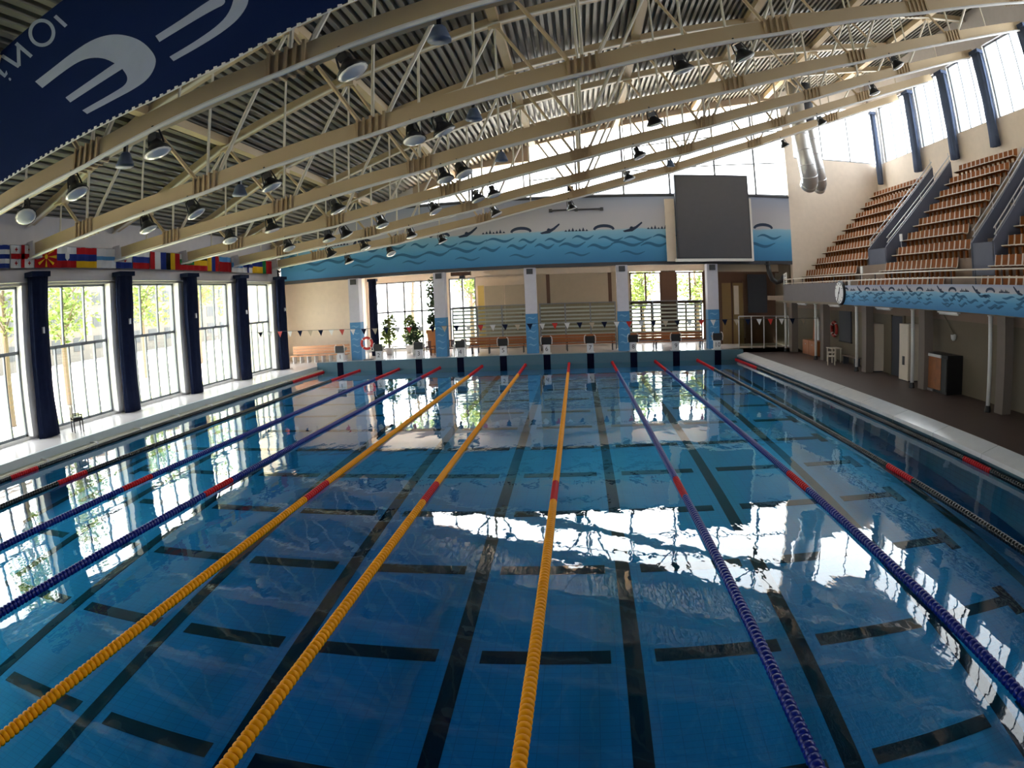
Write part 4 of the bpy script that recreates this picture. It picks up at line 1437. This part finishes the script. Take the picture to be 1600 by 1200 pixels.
plastic_chair('plastic_chair', 'white plastic armchair on the brown deck near the lifebuoy', (15.6, 42.9, DZ), math.radians(250), M_FITTING_GLINT, 0.5)
bc = plastic_chair('black_chair', 'small black chair at the foot of a navy curtain', (-14.0, 29.5, DZ), math.radians(150), M_BLACK, 0.46, tall=0.98)
MB().box(-0.2, 0.2, 0.165, 0.185, 0.58, 0.9).build('back_pad', M_BLACK, bc)
MB().box(-0.21, 0.21, -0.2, 0.16, 0.45, 0.53).build('seat_pad', M_BLACK, bc)
tb = thing('small_table', 'small white table beside the white plastic armchair', 'table', None, (16.3, 44.2, DZ))
MB().box(-0.3, 0.3, -0.4, 0.4, 0.70, 0.74).build('top', M_FITTING_GLINT, tb)
for sx in (-0.25, 0.25):
    for sy in (-0.34, 0.34):
        MB().box(sx - 0.025, sx + 0.025, sy - 0.025, sy + 0.025, 0, 0.7).build('leg', M_FITTING_GLINT, tb)
bn = thing('wall_bench', 'low pale wooden bench under the notice board', 'bench', None, (16.6, 42.6, DZ))
for k in range(3):
    MB().box(-0.18 + k * 0.13, -0.07 + k * 0.13, -0.9, 0.9, 0.40, 0.44).build('slat', M_CONCRETE, bn)
for y in (-0.7, 0.7):
    MB().box(-0.15, 0.17, y - 0.03, y + 0.03, 0, 0.40).build('leg', M_DARK, bn)
# coats / towels on hooks near the passage
for k, (y, m, lab) in enumerate(((48.6, M_WOOD, 'orange towel hanging on a hook under the gallery'), (48.1, M_WHITE, 'white towel hanging beside the orange one'), (47.3, M_NAVY, 'dark blue coat hanging on a hook under the gallery'))):
    o = thing('hanging_cloth', lab, 'cloth', 'cloths on hooks under the gallery', (16.9, y, 1.2))
    MB().prism([(-0.05, -0.22, 0), (-0.07, 0.22, 0.0), (-0.02, 0.16, 1.0), (-0.02, 0.03, 1.25), (-0.02, -0.12, 1.0)], (0.08, 0, 0)).build('cloth', m, o)
    MB().tube([(0.08, 0.02, 1.27), (-0.06, 0.02, 1.24), (-0.08, 0.02, 1.3)], 0.012, 5).build('hook', M_ALU, o)
br_ = thing('brown_cabinet', 'low brown cabinet against the wall beyond the posts', 'cabinet', None, (16.6, 47.9, DZ))
MB().box(-0.35, 0.38, -1.1, 1.1, 0.04, 0.85).build('body', M_WOOD, br_)
MB().box(-0.3, 0.35, -1.05, 1.05, 0.0, 0.04).build('plinth', M_DARK, br_)
for y in (-1.05, 0.02):
    dr_ = MB().box(-0.37, -0.35, y, y + 1.03, 0.08, 0.82).build('door', M_WOOD, br_)
    MB().box(-0.39, -0.37, y + 0.45, y + 0.55, 0.6, 0.64).build('handle', M_ALU, dr_)

# passage: doors and turnstile glass
pd = struct(MB().box(13.2, 14.9, 57.5, 57.6, DZ, 4.6).build('door_2', mat('yellow_brown_glass', (0.30, 0.20, 0.08), 0.3)))
for x in (13.2, 14.0, 14.9):
    MB().box(x - 0.06, x + 0.06, 57.44, 57.6, DZ, 4.7).build('door_frame', M_BROWNWALL, pd)
MB().box(14.15, 14.5, 57.46, 57.5, 2.4, 4.4).build('pane', M_FITTING_GLINT, pd)
struct(MB().box(15.2, 16.6, 57.4, 57.6, 2.5, 5.2).build('wall_dark_panel', M_DARK))
ca = thing('awning_box', 'beige roller box above the passage entrance', 'box', None, (14.6, 54.9, 5.28))
MB().prism([(-2.3, -0.4, 0.0), (-2.3, 0.4, 0.0), (-2.3, 0.4, 0.745), (-2.3, -0.25, 0.745)], (4.3, 0, 0)).build('cover', M_SHUTTER, ca)
MB().box(-2.3, 2.0, -0.4, -0.35, -0.08, 0.0).build('lip', M_BROWNWALL, ca)
gr = thing('glass_barrier', 'glass barrier with metal rails in the passage', 'barrier', None, (15.0, 53.2, DZ))
for k in range(4):
    MB().box(-1.6 + k * 0.85, -0.8 + k * 0.85, -0.01, 0.01, 0.15, 1.9).build('pane', SMOKE, gr)
for k in range(5):
    MB().tube([(-1.63 + k * 0.85, 0, 0), (-1.63 + k * 0.85, 0, 2.05)], 0.035, 8).build('post', M_ALU, gr)
MB().tube([(-1.63, 0, 2.05), (1.77, 0, 2.05)], 0.035, 8).build('top_rail', M_ALU, gr)
dp = thing('drain_pipe', 'black pipe hooking down from the mural to the gallery', 'pipe')
MB().tube([(15.6, 53.75, 5.9), (15.7, 53.75, 5.2), (15.9, 53.75, 4.75), (16.2, 53.72, 4.55), (16.5, 53.7, 4.65), (16.75, 53.7, 5.0)], 0.16, 10).build('pipe', M_BLACK, dp, True)
MB().lathe([(0.22, 0.0), (0.22, 0.06)], 12, (15.6, 53.75, 5.70)).build('flange', M_DARK, dp)

# ------------------------------------------------------------------ far bays: partitions, benches, plants, furniture
for a, b, lab in ((-5.15, -0.2, 'striped glass partition beside the potted creeper'), (0.65, 5.6, 'striped glass partition in front of the beige shutter'), (6.45, 11.4, 'striped glass partition in front of the two windows')):
    t = thing('glass_partition', lab, 'partition', 'striped glass partitions behind the blocks', ((a + b) / 2, 55.6, DZ))
    L = b - a
    n_ = 3
    for i in range(n_):
        x0, x1 = -L / 2 + L * i / n_ + 0.04, -L / 2 + L * (i + 1) / n_ - 0.04
        pn = MB().box(x0, x1, -0.008, 0.008, 0.55, 3.05).build('pane', SMOKE, t)
        for q in range(9):
            z = 0.75 + q * 0.25
            MB().box(x0, x1, -0.014, -0.009, z, z + 0.11).build('frosted_stripe', FROST, pn)
    for i in range(n_ + 1):
        xx = -L / 2 + L * i / n_
        MB().box(xx - 0.04, xx + 0.04, -0.04, 0.04, 0, 3.1).build('post', M_FRAME, t)
    MB().box(-L / 2, L / 2, -0.03, 0.03, 3.05, 3.11).build('top_rail', M_FRAME, t)
    MB().box(-L / 2, L / 2, -0.03, 0.03, 0.5, 0.55).build('bottom_rail', M_FRAME, t)
BL = ['long orange wooden bench beside the brown chairs', 'long orange wooden bench in front of the shuttered bay', 'long orange wooden bench in front of the two lobby windows']
for (a, b), lab in zip(((-4.0, -0.25), (0.7, 5.5), (6.5, 11.3)), BL):
    t = thing('wooden_bench', lab, 'bench', 'orange benches behind the blocks', ((a + b) / 2, 54.85, DZ))
    L = b - a
    for q in range(3):
        MB().box(-L / 2, L / 2, -0.30 + q * 0.17, -0.15 + q * 0.17, 0.44, 0.49).build('seat_slat', M_WOOD, t)
    for q in range(3):
        MB().box(-L / 2, L / 2, 0.22, 0.26, 0.56 + q * 0.17, 0.70 + q * 0.17).build('back_slat', M_WOOD, t)
    for q in range(4):
        xx = -L / 2 + 0.2 + (L - 0.4) * q / 3
        MB().box(xx - 0.03, xx + 0.03, -0.28, 0.22, 0.0, 0.44).build('leg', M_DARK, t)
        MB().box(xx - 0.03, xx + 0.03, 0.26, 0.30, 0.0, 1.05).build('back_post', M_DARK, t)
t = thing('pale_bench', 'long pale bench with an orange slatted back in the corner bay', 'bench', None, (-14.1, 53.4, DZ))
for q in range(3):
    MB().box(-2.0, 2.2, -0.28 + q * 0.18, -0.12 + q * 0.18, 0.44, 0.49).build('seat_slat', M_PALEWOOD, t)
for q in range(3):
    MB().box(-2.0, 2.2, 0.26, 0.30, 0.56 + q * 0.19, 0.72 + q * 0.19).build('back_slat', M_PALEWOOD, t)
for q in range(8):
    xx = -1.8 + q * 0.54
    MB().box(xx - 0.03, xx + 0.03, -0.26, 0.24, 0.0, 0.44).build('leg', M_WHITE, t)
    MB().box(xx - 0.03, xx + 0.03, 0.30, 0.33, 0.0, 1.12).build('back_post', M_WHITE, t)
t = thing('white_stool', 'low white stool next to the pale bench', 'stool', None, (-16.4, 51.6, DZ))
MB().box(-0.5, 0.5, -0.2, 0.2, 0.36, 0.42).build('seat', M_WHITE, t)
for s in (-0.4, 0.4):
    MB().box(s - 0.04, s + 0.04, -0.18, 0.18, 0, 0.36).build('leg', M_DARK, t)
# dark curtain and lifebuoy beside the glazed bay
t = curtain(-11.0, 56.6, DZ + 0.01, 5.6, 0.25, 0.28, M_NAVY, 'dark curtain hanging behind the pillar by the plants', 31)
lb2 = copy_tree(lb, loc=(-10.55, 53.35, 1.45), rz=math.pi / 2, label='red lifebuoy on a stand beside the blue footed pillar and plants')
t = thing('lifebuoy_stand', 'white stand holding the lifebuoy beside the plants', 'stand', None, (-10.55, 53.55, DZ))
MB().box(-0.04, 0.04, -0.03, 0.03, 0, 2.2).build('pole', M_WHITE, t)
MB().box(-0.3, 0.3, -0.2, 0.2, 0, 0.05).build('base', M_DARK, t)
MB().box(-0.2, 0.45, -0.02, 0.02, 0.55, 0.62).build('arm', M_WHITE, t)


def leaves(mb, c, r, n_, size, rnd):
    for _ in range(n_):
        v = Vector((rnd.gauss(0, 1), rnd.gauss(0, 1), rnd.gauss(0, 1)))
        v = v.normalized() * (rnd.random() ** 0.4)
        p = Vector((c[0] + v.x * r[0], c[1] + v.y * r[1], c[2] + v.z * r[2]))
        a = Vector((rnd.uniform(-1, 1), rnd.uniform(-1, 1), rnd.uniform(-0.6, 0.6))).normalized()
        b = a.cross(Vector((rnd.uniform(-1, 1), rnd.uniform(-1, 1), rnd.uniform(-1, 1)))).normalized()
        s = size * rnd.uniform(0.6, 1.3)
        mb.poly([p - a * s, p + b * s * 0.42, p + a * s, p - b * s * 0.42])


def potted(label, loc, pot_r, pot_h, blobs, n_, size, mleaf, mpot, seed, stem_h):
    rnd = random.Random(seed)
    t = thing('potted_plant', label, 'plant', 'potted plants by the glazed bay', loc)
    MB().lathe([(pot_r * 0.7, 0), (pot_r * 0.95, pot_h * 0.85), (pot_r * 1.05, pot_h * 0.86), (pot_r * 1.05, pot_h)], 16).build('pot', mpot, t, True)
    mb = MB()
    for q in range(4):
        mb.tube([(0.04 * math.cos(q * 2), 0.04 * math.sin(q * 2), pot_h * 0.9), (0.15 * math.cos(q * 2), 0.15 * math.sin(q * 2), stem_h)], 0.02, 5)
    mb.build('stem', M_BARK, t)
    mb = MB()
    for c, r in blobs:
        leaves(mb, c, r, n_, size, rnd)
    o = mb.build('foliage', mleaf, t, fix=False)
    o['kind'] = 'stuff'
    return t


potted('tall leafy creeper column in an orange pot beside the pillar', (-6.85, 57.3, DZ), 0.55, 1.6, [((0, 0, 2.2), (0.5, 0.4, 0.6)), ((0, 0, 3.3), (0.45, 0.4, 0.9)), ((0, 0, 4.5), (0.5, 0.4, 0.9))], 170, 0.16, M_DARKLEAF, M_TERRA, 1, 5.0)
potted('bushy palm plant in a white pot under the glazing', (-10.1, 57.0, DZ), 0.3, 0.5, [((0, 0, 1.3), (0.6, 0.5, 0.6)), ((0.1, 0, 2.2), (0.6, 0.5, 0.6))], 90, 0.22, M_LEAF, M_WHITE, 2, 2.4)
potted('loose yellow green plant in a white pot between two others', (-8.95, 58.3, DZ), 0.28, 0.5, [((0, 0, 1.2), (0.55, 0.5, 0.6)), ((0, 0, 2.1), (0.4, 0.4, 0.7))], 80, 0.22, M_LEAF, M_WHITE, 3, 2.5)
potted('dark bushy plant in a white pot next to the creeper column', (-8.0, 56.3, DZ), 0.3, 0.5, [((0, 0, 1.1), (0.6, 0.5, 0.5)), ((0.1, 0, 1.8), (0.45, 0.4, 0.5))], 90, 0.2, M_DARKLEAF, M_WHITE, 4, 2.0)
for k, (x, y, rz, lab) in enumerate(((-5.2, 54.7, 0.3, 'dark red wooden chair beside the white lobby table'), (-4.5, 55.0, -0.5, 'dark red wooden chair pushed against the striped partition'), (-6.6, 54.9, 2.6, 'dark red wooden chair next to the orange pot'), (-7.1, 53.9, 2.9, 'dark red wooden chair near the bushy plants'))):
    plastic_chair('wooden_chair', lab, (x, y, DZ), rz, M_CHAIRBROWN, 0.46, 'dark red chairs by the plants', 0.98)
for x, y, lab in ((-8.4, 54.8, 'white table standing in front of the potted plants'), (-4.4, 53.6, 'white table beside the dark red chairs')):
    t = thing('lobby_table', lab, 'table', 'white lobby tables', (x, y, DZ))
    MB().box(-0.8 if x < -6 else -0.4, 0.8 if x < -6 else 0.4, -0.4, 0.4, 0.70, 0.75).build('top', M_WHITE, t)
    for sx in (-1, 1):
        for sy in (-1, 1):
            u = 0.7 if x < -6 else 0.33
            MB().box(sx * u - 0.03, sx * u + 0.03, sy * 0.33 - 0.03, sy * 0.33 + 0.03, 0, 0.7).build('leg', M_WHITE, t)
# fittings on the lobby wall
sh = thing('roller_shutter', 'wide beige roller shutter filling the lobby bay', 'shutter', None, (3.3, 59.9, 3.45))
for q in range(9):
    MB().box(-2.1, 2.1, -0.06, 0.0, q * 0.23, q * 0.23 + 0.215).build('slat', M_SHUTTER, sh)
MB().box(-2.35, -2.1, -0.1, 0.05, -0.1, 2.1).build('guide', M_BROWNWALL, sh)
MB().box(2.1, 2.35, -0.1, 0.05, -0.1, 2.1).build('guide', M_BROWNWALL, sh)
MB().box(-2.35, 2.35, -0.3, 0.05, 2.08, 2.5).build('shutter_box', M_CREAM, sh)
cup = thing('wall_cupboard', 'beige double cupboard with a yellow end panel in the lobby', 'cupboard', None, (-2.2, 59.6, DZ))
MB().box(-1.75, 1.6, -0.3, 0.35, 0.05, 4.6).build('body', M_BEIGE, cup)
MB().box(-1.75, -1.3, -0.32, -0.3, 0.1, 4.55).build('yellow_panel', mat('yellow_paint', (0.80, 0.58, 0.18), 0.6), cup)
for x in (-1.25, 0.2):
    dr_ = MB().box(x, x + 1.38, -0.33, -0.3, 0.12, 4.5).build('door', M_SHUTTER, cup)
    MB().box(x + 1.2, x + 1.26, -0.37, -0.33, 2.2, 2.5).build('handle', M_DARK, dr_)
MB().box(-1.7, 1.55, -0.25, 0.3, 0.0, 0.05).build('plinth', M_DARK, cup)
sp_ = thing('ceiling_projector', 'dark projector hanging below the lobby ceiling', 'projector', None, (-4.4, 56.0, 5.45))
MB().box(-0.8, 0.5, -0.3, 0.3, 0.1, 0.4).build('body', M_BROWNWALL, sp_)
MB().box(-0.25, 0.1, -0.2, 0.2, -0.1, 0.1).build('lens_box', M_DARK, sp_)
MB().box(-0.05, 0.05, -0.05, 0.05, 0.4, 0.62).build('stem', M_DARK, sp_)

# ------------------------------------------------------------------ outside
struct(MB().box(-140, LW - 0.3, -40, 120, -0.6, -0.1).build('ground_paving', mat('pale_paving', (0.50, 0.48, 0.45), 0.9, (0.42, 0.40, 0.37), 0.3)), 'pale paved yard outside the tall windows')
struct(MB().box(-20.5, LW - 0.35, -40, 120, -0.1, -0.06).build('ground_lawn', M_GRASS), 'grass strip just outside the tall windows')
struct(MB().box(LW - 0.3, 60, 61, 140, -0.6, -0.1).build('ground_yard', MATS['pale_paving']))
bd = thing('facade_building', 'pale apartment building with rows of windows beyond the lawn', 'building', None, (-62, 75, -0.1))
MB().box(-6, 0, -70, 55, 0, 13).build('wall', M_FACADE, bd)
MB().box(-6.4, 0.4, -70.5, 55.5, 13, 13.6).build('roof', M_CONCRETE, bd)
for r in range(4):
    for c in range(26):
        MB().box(0, 0.06, -66 + c * 4.6, -66 + c * 4.6 + 2.2, 1.4 + r * 3.0, 3.2 + r * 3.0).build('window', M_DARKGLASS, bd)


def tree(label, loc, h, r, seed, n_=1100, size=0.2):
    rnd = random.Random(seed)
    t = thing('tree', label, 'tree', 'trees on the lawn', loc)
    mb = MB()
    mb.tube([(0, 0, 0), (rnd.uniform(-0.2, 0.2), rnd.uniform(-0.2, 0.2), h * 0.4), (rnd.uniform(-0.3, 0.3), rnd.uniform(-0.3, 0.3), h * 0.8)], [0.22, 0.16, 0.06], 8)
    for q in range(6):
        a = rnd.uniform(0, 6.28)
        z = h * rnd.uniform(0.35, 0.65)
        mb.tube([(0, 0, z), (math.cos(a) * r * 0.7, math.sin(a) * r * 0.7, z + h * 0.22)], [0.07, 0.02], 5)
    mb.build('trunk', M_BARK, t)
    mb = MB()
    for q in range(7):
        a = rnd.uniform(0, 6.28)
        d_ = r * rnd.uniform(0.1, 0.7)
        leaves(mb, (math.cos(a) * d_, math.sin(a) * d_, h * rnd.uniform(0.5, 0.95)), (r * 0.6, r * 0.6, h * 0.16), n_ // 7, size, rnd)
    o = mb.build('foliage', M_LEAF, t, fix=False)
    o['kind'] = 'stuff'


TL = ['slender tree with a thin crown growing on the lawn outside', 'broad green tree close outside the tall windows']
for k, (x, y, h, r) in enumerate(((-24, 39, 9, 2.4), (-28, 52, 10, 2.4), (-30, 63, 11, 2.6), (-33, 74, 10, 2.5), (-36, 88, 11, 3.0), (-22, 32.5, 9, 2.0), (-40, 78, 12, 3), (-44, 105, 12, 3.2))):
    tree(TL[1] if k in (0, 5) else TL[0], (x, y, -0.1), h, r, k + 50)
for k, (x, y, h, r) in enumerate(((-11.5, 70, 9, 2.6), (-5.6, 66.5, 7, 1.9), (8.6, 66.5, 7, 1.9), (13.4, 67.5, 7.5, 2.0))):
    tree('leafy tree in the yard behind the lobby windows', (x, y, -0.1), h, r, k + 80)
